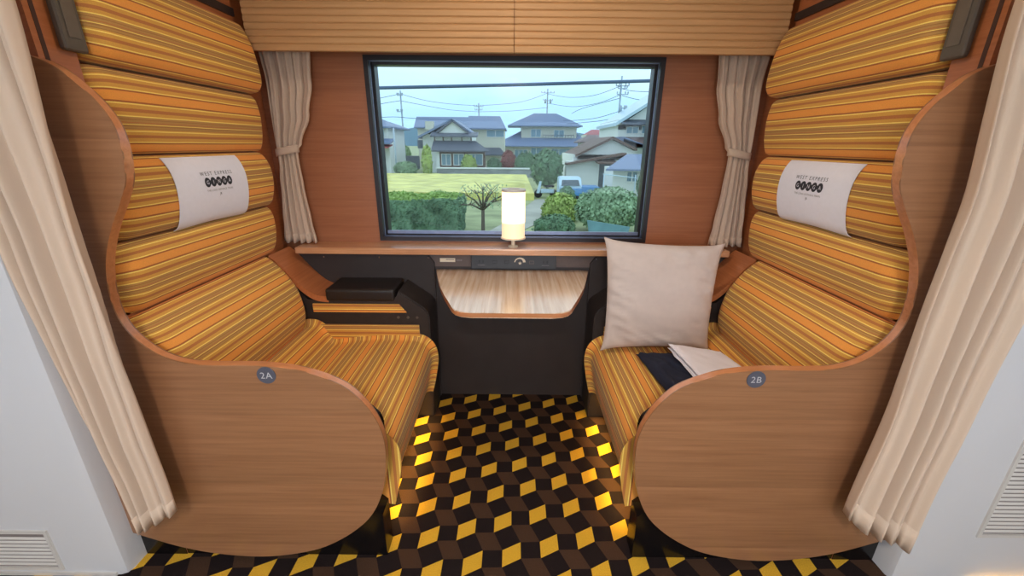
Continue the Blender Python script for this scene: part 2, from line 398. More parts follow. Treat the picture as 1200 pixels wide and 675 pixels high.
# ------------------------------------------------------------------ seats
def resample(p, step):
    P = catmull(p, 8); out = []; acc = [0]
    for i in range(1, len(P)): acc.append(acc[-1]+math.dist(P[i], P[i-1]))
    n = max(4, int(acc[-1]/step)); k = 0
    for i in range(n+1):
        d = acc[-1]*i/n
        while k < len(P)-2 and acc[k+1] < d: k += 1
        t = (d-acc[k])/max(1e-9, acc[k+1]-acc[k]); out.append((P[k][0]+(P[k+1][0]-P[k][0])*t, P[k][1]+(P[k+1][1]-P[k][1])*t))
    return out, acc[-1]
def pad(name, s, prof, Y0, Y1, R0, R1, uoff, back, parent, step=.01, inset='x', flip=1):
    """upholstered block: profile (x,z) swept along Y with rounded ends; back = closing points of the section"""
    P, Ltot = resample(prof, step)
    ys = []
    n = 7
    for k in range(n+1): ys.append((Y0+R0*(1-math.cos(k/n*PI/2)), R0*(1-math.sin(k/n*PI/2))))
    m = 14
    for k in range(1, m): ys.append((Y0+R0+(Y1-R1-Y0-R0)*k/m, 0))
    for k in range(n+1): ys.append((Y1-R1*(1-math.sin(k/n*PI/2)), R1*(1-math.cos(k/n*PI/2))))
    bm = bmesh.new(); uvl = bm.loops.layers.uv.new('UVMap'); U = {}
    zs = [p[1] for p in P]; xs = [p[0] for p in P]
    bx = max(q[0] for q in back); zc = (max(zs)+min(zs))/2
    rows = []
    for y, r in ys:
        row = []
        for i, (x, z) in enumerate(P):
            if inset == 'x':
                nx, nz = min(bx, x+r), zc+(z-zc)*(1-r*.25/max(.05, (max(zs)-min(zs))/2))
            else:  # seat: normals inset
                i0, i1 = max(0, i-1), min(len(P)-1, i+1)
                tx, tz = P[i1][0]-P[i0][0], P[i1][1]-P[i0][1]; l = math.hypot(tx, tz) or 1
                nx, nz = x+(-tz/l)*r*-1*flip, z+(tx/l)*r*-1*flip
            v = bm.verts.new((s*nx, y, nz)); U[v] = (uoff+i/(len(P)-1)*Ltot/REP, y); row.append(v)
        for q in back:
            v = bm.verts.new((s*q[0], y, q[1])); U[v] = (uoff, y); row.append(v)
        rows.append(row)
    k = len(rows[0])
    for i in range(len(rows)-1):
        for j in range(k):
            f = bm.faces.new([rows[i][j], rows[i+1][j], rows[i+1][(j+1) % k], rows[i][(j+1) % k]])
    bm.faces.new(rows[0]); bm.faces.new(rows[-1][::-1])
    for f in bm.faces:
        for l in f.loops: l[uvl].uv = (abs(l.vert.co.x)/REP*.8+.55, l.vert.co.z) if len(f.verts) > 6 else U[l.vert]
    o = link(name, bm, 'fabric', parent); auto_smooth(o, 50)
    return o, P, Ltot
PR = {
 'top': [(1.195, 1.925), (1.165, 1.922), (1.145, 1.900), (1.122, 1.84), (1.108, 1.76), (1.106, 1.70), (1.122, 1.667), (1.15, 1.655), (1.195, 1.654)],
 'upper': [(1.195, 1.652), (1.165, 1.648), (1.142, 1.625), (1.132, 1.56), (1.138, 1.48), (1.152, 1.43), (1.168, 1.415), (1.195, 1.411)],
 'head': [(1.195, 1.409), (1.165, 1.405), (1.142, 1.383), (1.126, 1.345), (1.121, 1.30), (1.126, 1.245), (1.142, 1.193), (1.162, 1.170), (1.195, 1.165)],
 'mid': [(1.195, 1.163), (1.168, 1.156), (1.150, 1.125), (1.146, 1.08), (1.150, 1.03), (1.160, .985), (1.178, .948), (1.195, .936)],
 'low': [(1.195, .930), (1.172, .924), (1.125, .878), (1.085, .822), (1.056, .765), (1.041, .70), (1.036, .64), (1.045, .585), (1.058, .555), (1.075, .50)],
}
SEATP = [(1.075, .548), (1.045, .556), (1.01, .552), (.985, .530), (.962, .488), (.93, .462), (.87, .466), (.78, .477), (.68, .484), (.58, .486), (.50, .480), (.455, .462), (.430, .425), (.424, .37), (.432, .31), (.443, .25), (.456, .195), (.462, .172)]
HEADP = None
for s, nm, code in ((-1, 'left', '2A'), (1, 'right', '2B')):
    st = empty('train_seat', (s*.8, 1.6, 0))
    tag(st, ('left seat 2A in orange and yellow striped fabric with an empty cushion' if s < 0 else 'right seat 2B in orange and yellow striped fabric carrying a pillow'), 'seat', 'facing striped train seats')
    B = lambda z1, z0: [(1.198, z0), (1.198, z1)]
    o, _, _ = pad('upper_pad', s, PR['top'], 1.256, 2.03, .05, .03, .12, B(1.922, 1.656), st)
    o, _, _ = pad('shoulder_pad', s, PR['upper'], 1.235, 2.02, .06, .03, .30, B(1.650, 1.413), st)
    o, HP, HL = pad('headrest', s, PR['head'], 1.165, 2.02, .09, .035, -.30, B(1.407, 1.167), st)
    HEADP = (HP, HL)
    o, _, _ = pad('back_cushion', s, PR['mid'], 1.155, 2.01, .09, .03, .42, B(1.161, .938), st)
    o, _, _ = pad('lumbar_cushion', s, PR['low'], 1.145, 1.965, .085, .06, .10, [(1.198, .50), (1.198, .928)], st)
    o, _, _ = pad('seat_cushion', s, SEATP, 1.2075, 1.965, .030, .035, .35, [(.476, .172), (.53, .30), (1.198, .30), (1.198, .495), (1.075, .495)], st, inset='n')
    boxobj('plinth', (s*.545, s*1.198, 1.30, 1.965, 0, .298), 'black', st)
    structure(boxobj('baseboard_inner_'+nm, (s*1.2, s*1.349, 1.1293, 1.1309, 0, .25), 'gloss_black'))
    # glossy black foot behind the partition, with the release lever above
    bm = bmesh.new(); prism(bm, [(s*x, z) for x, z in [(.455, 0), (.455, .195), (.475, .215), (.60, .25), (1.199, .25), (1.199, 0)]], XZ, 1.132, 1.205); link('end_foot', bm, 'gloss_black', st)
    bm = bmesh.new(); prism(bm, [(s*x, z) for x, z in [(.50, .655), (.462, .622), (.438, .600), (.429, .570), (.430, .52), (.445, .40), (.50, .40)]], XZ, 1.140, 1.180)
    bmesh.ops.bevel(bm, geom=list(bm.edges), offset=.004, segments=2, affect='EDGES'); link('release_lever', bm, 'gloss_black', st)
    boxobj('light_strip', (s*.482, s*.493, 1.27, 1.955, .174, .182), 'led', st)
    boxobj('strip_holder', (s*.482, s*.56, 1.27, 1.955, .182, .194), 'black', st)
# headrest covers with print
def surf(s, y, dist, off):
    P, L = HEADP; t = max(0, min(1, dist/L))*(len(P)-1); i = min(len(P)-2, int(t)); f = t-i
    x = P[i][0]*(1-f)+P[i+1][0]*f; z = P[i][1]*(1-f)+P[i+1][1]*f
    tx, tz = P[i+1][0]-P[i][0], P[i+1][1]-P[i][1]; l = math.hypot(tx, tz) or 1
    nx, nz = tz/l, -tx/l
    if nx > 0: nx, nz = -nx, -nz
    return (s*(x+nx*off), y, z+nz*off)
for s, nm in ((-1, 'left'), (1, 'right')):
    L = HEADP[1]; y0, y1 = 1.405, 1.79
    bm = bmesh.new(); nr, nc = 34, 20; d0, d1 = .045, L-.026
    def cloth(off):
        g = []
        for i in range(nr+1):
            row = []
            for j in range(nc+1):
                y = y0+(y1-y0)*j/nc; d = d0+(d1-d0)*i/nr
                x, yy, z = surf(s, y, d, off)
                sag = .012*(i/nr)**3*(1 if s else 1)*(.6+.4*math.cos(j/nc*PI*2)); x -= s*0.004*(i/nr)**6
                row.append(bm.verts.new((x, yy, z-sag*.4)))
            g.append(row)
        return g
    A = cloth(.0045); Bq = cloth(.0025)
    for i in range(nr):
        for j in range(nc):
            bm.faces.new([A[i][j], A[i][j+1], A[i+1][j+1], A[i+1][j]]); bm.faces.new([Bq[i][j], Bq[i+1][j], Bq[i+1][j+1], Bq[i][j+1]])
    loop = lambda G: [G[0][j] for j in range(nc+1)]+[G[i][nc] for i in range(1, nr+1)]+[G[nr][j] for j in range(nc-1, -1, -1)]+[G[i][0] for i in range(nr-1, 0, -1)]
    la, lb = loop(A), loop(Bq); k = len(la)
    for i in range(k): bm.faces.new([la[i], la[(i+1) % k], lb[(i+1) % k], lb[i]])
    cv = link('headrest_cover', bm, 'cloth_white'); auto_smooth(cv, 60)
    tag(cv, f'white printed headrest cover on the {nm} seat', 'headrest cover', 'white headrest covers')
    yc = 1.615 if s < 0 else 1.605; dirn = 1 if s < 0 else -1
    def on(d, off): return lambda a, b: surf(s, yc+dirn*a, d-b, off)
    bm = bmesh.new(); put_text(bm, text_polys('WEST EXPRESS', .0185, spacing=1.5), on(.116, .0056))
    o = link('printed_words', bm, 'ink', cv); o['label'] = 'WEST EXPRESS in thin dark letters'
    for i, ch in enumerate('GINGA'):
        bm = bmesh.new(); bmw = bmesh.new()
        cx = (i-2)*.0305; r = .0150
        pts = [(cx+r*math.cos(t*2*PI/20), .0065+1.12*r*math.sin(t*2*PI/20)) for t in range(20)]
        if i < 4: pts = [(cx+r*math.cos(t*2*PI/24), .0065+1.12*r*math.sin(t*2*PI/24)) for t in range(2, 23)]+[(cx+.0190, .003), (cx+.0190, .010)]
        fn = on(.146, .0056); ct = bm.verts.new(fn(cx, .0065)); vv = [bm.verts.new(fn(*p)) for p in pts]
        for k in range(len(vv)): bm.faces.new([ct, vv[k], vv[(k+1) % len(vv)]])
        put_text(bmw, text_polys(ch, .019), (lambda cx: (lambda a, b: surf(s, yc+dirn*(a+cx), .146-b, .0062)))(cx))
        o = link('printed_dot', bm, 'ink', cv); o['label'] = f'dark printed dot with the letter {ch}'
        link('dot_letter', bmw, 'cloth_white', o)
    bm = bmesh.new(); put_text(bm, text_polys('THE LONG DISTANCE TRAIN', .0098, spacing=1.15), on(.172, .0056))
    o = link('printed_words', bm, 'grey_print', cv); o['label'] = 'THE LONG DISTANCE TRAIN in small grey letters'
    bm = bmesh.new(); put_text(bm, text_polys('JR', .0125), on(.188, .0056))
    link('printed_words', bm, 'ink', cv)

# reading light fixtures
for s, nm in ((-1, 'left'), (1, 'right')):
    root = empty('reading_light', (s*1.154, 1.2, 1.67))
    tag(root, f'tall grey wall fixture at the top corner of the {nm} seat', 'wall fixture', 'grey wall fixtures above the seats')
    boxobj('housing', (s*1.1535, s*1.132, 1.184, 1.250, 1.668, 2.20), 'fixture', root, r=.011, seg=3)
    boxobj('cover_plate', (s*1.1325, s*1.1295, 1.200, 1.234, 1.70, 2.17), 'fixture_lens', root, r=.001)

# armrest consoles at the window end of each seat
for s, nm in ((-1, 'left'), (1, 'right')):
    root = empty('armrest_console', (s*.75, 2.05, 0))
    tag(root, ('black armrest console between the left seat and the window wall' if s < 0 else 'black armrest console behind the pillow at the right seat'), 'armrest', 'armrest consoles at the window wall')
    Y0, Y1 = 1.968, 2.171
    bm = bmesh.new(); prism(bm, [(s*x, z) for x, z in [(1.19, 0), (.43, 0), (.425, .60), (.432, .632), (.45, .655), (.575, .745), (.60, .69), (1.04, .69), (1.19, .86)]], XZ, Y0, Y1)
    es = list({e for f in bm.faces for e in f.edges if abs(e.verts[0].co.y-e.verts[1].co.y) < 1e-4 and e.verts[0].co.y < 2}); bmesh.ops.bevel(bm, geom=es, offset=.006, segments=2, affect='EDGES')
    auto_smooth(link('console_body', bm, 'black', root), 35)
    bm = bmesh.new(); bbox(bm, s*.595, s*.945, Y0-.006, Y1, .690, .755, r=.016, seg=4); link('arm_pad', bm, 'leather', root, smooth=True)
    for poly, n2 in (([(1.015, .632), (.540, .632), (.575, .676), (1.015, .676)], 'upper_fabric_strip'), ([(1.03, .48), (.480, .48), (.480, .562), (1.03, .562)], 'lower_fabric_strip')):
        bm = bmesh.new(); prism(bm, [(s*x, z) for x, z in poly], XZ, Y0-.007, Y0+.001)
        uvl = bm.loops.layers.uv.new('UVMap')
        for f in bm.faces:
            for l in f.loops: l[uvl].uv = (l.vert.co.z/REP*.95+(.05 if 'upper' in n2 else .02), l.vert.co.x)
        link('fabric_strip', bm, 'fabric', root)
    for x in (.585, .535, .488):
        bm = bmesh.new(); tube(bm, [(s*x, Y0+.001, .603), (s*x, Y0-.003, .603)], .007, 16); link('button', bm, 'fixture', root)
    # swept wooden rail from the side wall down to the armrest
    top = catmull([(1.198, .925), (1.16, .890), (1.10, .815), (1.04, .752), (.99, .722), (.93, .713), (.985, .706)][:6], 6)
    und = [(x+.004, z-.03) for x, z in top[::-1]]
    bm = bmesh.new(); prism(bm, [(s*min(1.199, x), z) for x, z in top+und], XZ, Y0-.001, Y1)
    ar = link('wooden_rail', bm, 'wood_edge', root); auto_smooth(ar, 40)
    ar.data.materials[0] = M['wood_side']

# fold-down table and control box
tb = empty('fold_table', (0, 2.19, .8)); tag(tb, 'tapered light wood table fixed under the window', 'table')
half = [(.418, 2.186), (.396, 2.09), (.372, 1.985), (.340, 1.865), (.303, 1.755), (.272, 1.672), (.255, 1.625), (.238, 1.592), (.21, 1.572), (.17, 1.565)]
pts = [(-x, y) for x, y in half]+[(x, y) for x, y in half[::-1]]
bm = bmesh.new(); caps = prism(bm, pts, XY, .776, .80, 1, 0)
bmesh.ops.bevel(bm, geom=list({e for f in caps for e in f.edges}), offset=.003, segments=2, affect='EDGES')
auto_smooth(link('table_top', bm, ['wood_table', 'wood_edge'], tb), 40)
for x in (-.2, .2):
    bm = bmesh.new(); prism(bm, [(2.186, .776), (2.186, .64), (2.17, .64), (1.95, .765), (1.95, .776)], YZ, x-.012, x+.012); link('bracket', bm, 'black', tb)
cb = empty('control_box', (0, 2.187, .815)); tag(cb, 'black socket and dial box on the strip behind the table', 'control box')
boxobj('box_body', (-.224, .240, 2.168, 2.1872, .808, .888), 'box', cb, r=.003)
for x in (-.168, .18):
    bm = bmesh.new(); box(bm, x-.014, x-.006, 2.1665, 2.169, .842, .858); box(bm, x+.006, x+.014, 2.1665, 2.169, .842, .858); link('socket', bm, 'socket', cb)
    bm = bmesh.new(); box(bm, x-.02, x+.02, 2.167, 2.169, .829, .831); link('small_print', bm, 'grey_print', cb)
for x in (-.095, -.03, .105):
    bm = bmesh.new(); ringframe(bm, x-.013, x+.013, .838, .856, .003, 2.1665, 2.169); link('port', bm, 'socket' if x < .1 else 'band', cb)
bm = bmesh.new(); cx, cz = .042, .846; N0 = 20
outer = [(cx+.031*math.cos(t), cz+.028*math.sin(t)) for t in [PI*(.98-.96*k/N0) for k in range(N0+1)]]
inner = [(cx+r*math.cos(t), cz+r*.95*math.sin(t)) for t, r in [(PI*(.98-.96*k/N0), .026-.010*(k/N0)) for k in range(N0+1)]]
for k in range(N0):
    bm.faces.new([bm.verts.new(XZ(*p, 2.1672)) for p in [outer[k], outer[k+1], inner[k+1], inner[k]]])
link('dial_arc', bm, 'cream', cb)
bm = bmesh.new(); star = [(cx+(.0105 if k % 2 == 0 else .0048)*math.sin(k*PI/5), cz-.004+(.0105 if k % 2 == 0 else .0048)*math.cos(k*PI/5)) for k in range(10)]
prism(bm, star, XZ, 2.165, 2.1685); link('star_knob', bm, 'cream', cb)
st_ = tag(boxobj('sticker', (-.395, -.312, 2.1855, 2.187, .841, .862), 'cream'), 'small cream sticker left of the black socket box', 'sticker')
boxobj('printed_line', (-.362, -.318, 2.1850, 2.1856, .853, .857), 'grey_print', st_)
bm = bmesh.new()
for k in range(4): box(bm, -.305+k*.008, -.299+k*.008, 2.1858, 2.187, .846, .856)
tag(link('printed_mark', bm, 'grey_print'), 'faint grey print beside the cream sticker', 'printed mark')

# cylinder lamp on the sill
lx, ly, lz = .004, 2.165, .935
lp = empty('table_lamp', (lx, ly, lz)); tag(lp, 'glowing white cylinder lamp standing on the window shelf', 'lamp')
bm = bmesh.new(); lathe(bm, [(.026, 0), (.026, .004), (.010, .009), (.010, .012)], (lx, ly, lz)); link('base', bm, 'cream', lp, smooth=False)
bm = bmesh.new(); lathe(bm, [(.0105, .009), (.0105, .046)], (lx, ly, lz)); auto_smooth(link('stem', bm, 'cream', lp))
bm = bmesh.new(); lathe(bm, [(.058, .044), (.066, .046), (.066, .052), (.060, .054)], (lx, ly, lz), 48); auto_smooth(link('lower_ring', bm, 'cream', lp))
bm = bmesh.new(); lathe(bm, [(.0605, .052), (.0605, .130)], (lx, ly, lz), 48); auto_smooth(link('lower_shade', bm, 'lamp_shade', lp))
bm = bmesh.new(); lathe(bm, [(.0605, .130), (.0605, .292)], (lx, ly, lz), 48); auto_smooth(link('lamp_shade', bm, 'lamp_glow', lp))
bm = bmesh.new(); lathe(bm, [(.062, .289), (.063, .301), (.057, .303), (.034, .303), (.034, .298)], (lx, ly, lz), 48); auto_smooth(link('top_ring', bm, 'white_part', lp))

# ------------------------------------------------------------------ curtains
def curtain(name, levels, n, ncol, label, group, hem=.05, th=.0025, tie=None, seed=0):
    """levels: (z, x0, x1, y, amp, lean)"""
    bm = bmesh.new(); rows = []
    nz = 60; Z = [l[0] for l in levels]
    zt, zb = Z[0], Z[-1]
    def samp(z):
        for i in range(len(levels)-1):
            if levels[i][0] >= z >= levels[i+1][0]:
                t = (levels[i][0]-z)/(levels[i][0]-levels[i+1][0]); t2 = t*t*(3-2*t)
                return [levels[i][k]+(levels[i+1][k]-levels[i][k])*t2 for k in range(1, 6)]
        return list(levels[-1][1:])
    for i in range(nz+1):
        t = i/nz; z = zt+(zb-zt)*t; x0, x1, y, amp, lean = samp(z); row = []
        for j in range(ncol+1):
            u = j/ncol
            ph = 2*PI*n*u+.8*noise.noise(Vector((u*3, z*1.3, seed)))*2
            f = math.sin(ph)+.35*math.sin(2.3*ph+seed)
            x = x0+(x1-x0)*(u+.03*math.sin(ph*1.0+1.5)/n*2)
            zz = z+lean*u*(t**6)+.006*math.sin(ph)*t**8
            row.append(bm.verts.new((x, y+amp*f+.004*noise.noise(Vector((x*9, z*5, seed+3))), zz)))
        rows.append(row)
    for i in range(nz):
        for j in range(ncol): bm.faces.new([rows[i][j], rows[i+1][j], rows[i+1][j+1], rows[i][j+1]])
    o = link(name, bm, 'curtain', smooth=True)
    md = o.modifiers.new('thickness', 'SOLIDIFY'); md.thickness = th; md.offset = 0
    tag(o, label, 'curtain', group)
    # hem band
    bm = bmesh.new(); k = max(2, int(nz*hem/(zt-zb)))
    me = o.data
    rr = [[(v.co.x, v.co.y-.0018, v.co.z) for v in me.vertices[i*(ncol+1):(i+1)*(ncol+1)]] for i in range(nz-k, nz+1)]
    vv = [[bm.verts.new(p) for p in r] for r in rr]
    for i in range(k):
        for j in range(ncol): bm.faces.new([vv[i][j], vv[i+1][j], vv[i+1][j+1], vv[i][j+1]])
    h = link('hem', bm, 'curtain', o, smooth=True); md = h.modifiers.new('thickness', 'SOLIDIFY'); md.thickness = .002; md.offset = 0
    if tie:
        z, xa, xb, yc, rad = tie
        bm = bmesh.new(); ring = []
        for t in range(25):
            g = t/24*2*PI; ring.append(((xa+xb)/2+(xb-xa)/2*1.05*math.cos(g), yc+rad*math.sin(g), z+.012*math.cos(g)*(1 if xa < 0 else -1)))
        V = [[bm.verts.new((x, y, zz+dz)) for x, y, zz in ring[:-1]] for dz in (-.018, -.006, .006, .018)]
        for a_ in range(3):
            for t in range(24): bm.faces.new([V[a_][t], V[a_][(t+1) % 24], V[a_+1][(t+1) % 24], V[a_+1][t]])
        tb_ = link('tieback', bm, 'curtain', o, smooth=True); md = tb_.modifiers.new('thickness', 'SOLIDIFY'); md.thickness = .003
    return o
for s, nm in ((-1, 'left'), (1, 'right')):
    xs = lambda i, o_: (s*o_, s*i) if s < 0 else (s*i, s*o_)
    lev = []
    for z, xi, xo, amp in ((2.30, .955, 1.205, .012), (1.90, .958, 1.205, .011), (1.72, .972, 1.19, .011), (1.58, 1.005, 1.192, .010), (1.45, 1.060, 1.192, .009), (1.41, 1.088, 1.190, .009), (1.36, 1.088, 1.192, .009), (1.24, 1.082, 1.205, .010), (1.05, 1.068, 1.222, .011), (.945, 1.055, 1.232, .012)):
        x0, x1 = xs(xi, xo); lev.append((z, x0, x1, 2.195, amp, 0))
    x0, x1 = xs(1.082, 1.196)
    curtain('window_curtain', lev, 5, 110, f'cream tied curtain at the {nm} end of the window', 'tied curtains by the window', tie=(1.412, x0, x1, 2.195, .030), seed=s*3)
curtain('aisle_curtain', [(2.30, -1.32, -1.045, 1.0, .020, 0), (1.72, -1.30, -1.045, 1.0, .022, 0), (1.2, -1.26, -1.058, 1.0, .022, 0), (.75, -1.235, -1.060, 1.0, .022, 0), (.262, -1.205, -1.052, 1.0, .020, .09)], 4, 120,
        'long cream aisle curtain hanging beside the left partition', 'long curtains at the aisle', seed=11)
curtain('aisle_curtain', [(2.30, 1.02, 1.34, 1.0, .020, 0), (1.72, 1.045, 1.33, 1.0, .022, 0), (1.3, 1.09, 1.32, 1.0, .024, 0), (.8, 1.088, 1.30, 1.0, .024, 0), (.345, 1.060, 1.275, .995, .024, -.11)], 4, 120,
        'long cream aisle curtain hanging beside the right partition', 'long curtains at the aisle', seed=5)

# vents in the white piers
def vent(s, x0, x1, z0, z1, label):
    root = empty('air_vent', (s*(x0+x1)/2, 1.05, z0)); tag(root, label, 'vent', 'white louvred vents in the aisle wall')
    bm = bmesh.new(); ringframe(bm, min(s*x0, s*x1), max(s*x0, s*x1), z0, z1, .012, 1.044, 1.05)
    link('vent_frame', bm, 'white_part', root)
    boxobj('vent_gap_shade', (s*(x0+.013), s*(x1-.013), 1.0490, 1.0499, z0+.013, z1-.013), 'grey_print', root)  # grey sheet put in for the shade in the gaps between louvres
    bm = bmesh.new(); n = int((z1-z0-.03)/.017)
    for k in range(n):
        z = z0+.02+k*.017
        prism(bm, [(1.0495, z), (1.0455, z+.001), (1.0455, z+.004), (1.0495, z+.011)], YZ, s*(x0+.014), s*(x1-.014))
    link('louvres', bm, 'white_part', root)
vent(-1, 1.565, 1.95, .025, .205, 'white louvred vent low on the left aisle wall')
vent(1, 1.57, 1.95, .215, .76, 'white louvred vent on the right aisle wall')
ls = tag(boxobj('floor_light', (1.62, 2.2, 1.030, 1.042, .0, .008), 'floor_led'), 'amber light strip at the foot of the right aisle wall', 'light strip')

# ------------------------------------------------------------------ pillow and cloths on the right seat
def pillow():
    c = [Vector((.452, 1.838, .503)), Vector((.965, 1.838, .503)), Vector((.985, 1.900, 1.010)), Vector((.440, 1.900, 1.035))]
    nrm = Vector((0, -1, .12)).normalized(); n = 40; bm = bmesh.new(); G = []
    for side in (1, -1):
        g = []
        for i in range(n+1):
            row = []
            for j in range(n+1):
                u, v = i/n, j/n
                p = c[0]*(1-u)*(1-v)+c[1]*u*(1-v)+c[2]*u*v+c[3]*(1-u)*v
                e = (max(0, 1-abs(2*u-1)**2.6)*max(0, 1-abs(2*v-1)**2.6))**.55
                mid = c[0]*.25+c[1]*.25+c[2]*.25+c[3]*.25
                d = abs(2*u-1)**2*(1-abs(2*v-1)**2)*.0; edge_pull = .022*((1-(2*v-1)**2)*abs(2*u-1)**4+(1-(2*u-1)**2)*abs(2*v-1)**4)
                p = p+(mid-p)*edge_pull*2+(p-mid)*.05*(abs(2*u-1)*abs(2*v-1))**10
                near = max(abs(2*u-1), abs(2*v-1))
                w = noise.noise(Vector((u*4, v*6, 2)))*.007*e+noise.noise(Vector((u*7+v*4, v*20+u*6, 5)))*.028*max(0, near-.45)*e*2
                w += .010*math.sin(v*24+u*14)*math.exp(-((u-.05)/.12)**2)*e*(.4+noise.noise(Vector((v*6, 1, 0))))+.009*math.sin(u*34-v*10)*math.exp(-((v-.94)/.10)**2)*e*(.5+noise.noise(Vector((u*5, 3, 0))))+.008*math.sin(v*22-u*12)*math.exp(-((u-.96)/.09)**2)*e*(.5+noise.noise(Vector((v*6, 7, 0))))
                row.append((p+nrm*side*(.058*e+w*1.3+.0015)))
            g.append(row)
        G.append(g)
    A = [[bm.verts.new(q) for q in r] for r in G[0]]; B_ = [[bm.verts.new(q) for q in r] for r in G[1]]
    for i in range(n):
        for j in range(n):
            bm.faces.new([A[i][j], A[i+1][j], A[i+1][j+1], A[i][j+1]]); bm.faces.new([B_[i][j], B_[i][j+1], B_[i+1][j+1], B_[i+1][j]])
    lp_ = lambda g: [g[i][0] for i in range(n+1)]+[g[n][j] for j in range(1, n+1)]+[g[i][n] for i in range(n-1, -1, -1)]+[g[0][j] for j in range(n-1, 0, -1)]
    a_, b_ = lp_(A), lp_(B_); k = len(a_)
    for i in range(k): bm.faces.new([a_[i], a_[(i+1) % k], b_[(i+1) % k], b_[i]])
    o = link('square_pillow', bm, 'pillow', smooth=True)
    tag(o, 'large pale square pillow standing on the right seat', 'pillow')
pillow()
def softslab(name, outline, z0, th, mat, nx=26, seed=1, tilt=None, rough=.006):
    """folded cloth: quad outline (4 corners) with soft rounded edges, resting on the seat"""
    c = [Vector(p) for p in outline]; bm = bmesh.new(); G = []
    for side in (1, 0):
        g = []
        for i in range(nx+1):
            row = []
            for j in range(nx+1):
                u, v = i/nx, j/nx
                p = c[0]*(1-u)*(1-v)+c[1]*u*(1-v)+c[2]*u*v+c[3]*(1-u)*v
                e = min(1, (min(u, 1-u, v, 1-v)*9))**.5
                w = noise.noise(Vector((u*4, v*4, seed)))*rough+noise.noise(Vector((u*9+v*5, v*3, seed+4)))*rough*.6
                z = p.z+(th*(.35+.65*e)+w*e if side else th*(.3-.3*e))
                row.append(bm.verts.new((p.x+noise.noise(Vector((v*5, seed, u)))*.006, p.y+noise.noise(Vector((u*5, v, seed)))*.006, z)))
            g.append(row)
        G.append(g)
    A, B_ = G
    for i in range(nx):
        for j in range(nx):
            bm.faces.new([A[i][j], A[i+1][j], A[i+1][j+1], A[i][j+1]]); bm.faces.new([B_[i][j], B_[i][j+1], B_[i+1][j+1], B_[i+1][j]])
    n = nx; lp_ = lambda g: [g[i][0] for i in range(n+1)]+[g[n][j] for j in range(1, n+1)]+[g[i][n] for i in range(n-1, -1, -1)]+[g[0][j] for j in range(n-1, 0, -1)]
    a_, b_ = lp_(A), lp_(B_); k = len(a_)
    for i in range(k): bm.faces.new([a_[i], a_[(i+1) % k], b_[(i+1) % k], b_[i]])
    return link(name, bm, mat, smooth=True)
nb = softslab('folded_blanket', [(.640, 1.44, .487), (.90, 1.38, .487), (.84, 1.770, .487), (.600, 1.778, .487)], .487, .046, 'navy', seed=3, rough=.014)
tag(nb, 'dark navy folded blanket on the right seat in front of the pillow', 'blanket')
wc = softslab('folded_cloth', [(.760, 1.48, .535), (1.00, 1.50, .535), (.965, 1.70, .535), (.735, 1.755, .545)], .53, .022, 'cloth_white', seed=8, rough=.004)
tag(wc, 'white folded cloth lying on the navy blanket', 'cloth')
bm = bmesh.new()
f2 = softslab('folded_layer', [(.765, 1.47, .560), (.995, 1.49, .560), (.955, 1.69, .560), (.732, 1.75, .572)], .55, .014, 'cloth_white', seed=9, rough=.003); f2.parent = wc

# ------------------------------------------------------------------ outside
G0 = -1.75
def omat(name, rgb, rough=.8, var=.12, scale=3): M[name] = plain(name, srgb(*rgb), rough, var=var, scale=scale); return name
omat('o_cream', (206, 204, 190), var=.04); omat('o_white', (222, 226, 226), var=.03); omat('o_roof', (108, 124, 158), .5, var=.15, scale=6)
omat('o_roofd', (78, 84, 100), .5, var=.15, scale=6); omat('o_roofb', (112, 92, 92), .6); omat('o_red', (168, 96, 100)); omat('o_dark', (70, 84, 96), .25)
omat('o_beige', (196, 196, 186), var=.05); omat('o_stone', (142, 146, 150), var=.35, scale=1.2); omat('o_fence', (96, 104, 116)); omat('o_brown', (104, 82, 74))
omat('o_pole', (172, 186, 202)); omat('o_wire', (92, 114, 146)); omat('o_grass', (150, 158, 116), var=.35, scale=.6); omat('o_rice', (208, 202, 122), var=.28, scale=.9)
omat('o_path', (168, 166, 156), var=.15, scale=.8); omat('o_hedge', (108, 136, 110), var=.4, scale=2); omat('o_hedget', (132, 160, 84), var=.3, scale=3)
omat('o_leaf', (128, 160, 104), var=.35, scale=3); omat('o_leafd', (104, 136, 104), var=.35, scale=3); omat('o_leafy', (164, 184, 104), var=.3, scale=3); omat('o_leafp', (142, 170, 134), var=.3, scale=3)
omat('o_maple', (150, 92, 88), var=.3, scale=3); omat('o_trunk', (96, 86, 76)); omat('o_truck', (80, 140, 200), .35, var=.02); omat('o_truckw', (190, 214, 232), .3, var=.02)
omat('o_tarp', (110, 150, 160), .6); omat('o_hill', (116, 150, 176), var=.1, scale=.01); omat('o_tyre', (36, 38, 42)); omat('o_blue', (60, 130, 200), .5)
M['o_pane'] = plain('o_pane', srgb(120, 150, 170), .12, var=.05)
bm = bmesh.new(); vs = [bm.verts.new(p) for p in [(-900, -900, G0), (900, -900, G0), (900, 1500, G0), (-900, 1500, G0)]]; bm.faces.new(vs)
g = link('ground', bm, 'o_grass'); structure(g, 'grassy ground beside the railway'); g.name = 'floor_outside'
bm = bmesh.new(); n = 60
vg = [[bm.verts.new((-34+35.3*i/n, 25.6+17*j/n, G0+.42+.07*noise.noise(Vector((i*.9, j*.9, 0))))) for j in range(n+1)] for i in range(n+1)]
for i in range(n):
    for j in range(n): bm.faces.new([vg[i][j], vg[i+1][j], vg[i+1][j+1], vg[i][j+1]])
bnd = [(-34, 25.6), (1.3, 25.6), (1.3, 42.6), (-34, 42.6)]
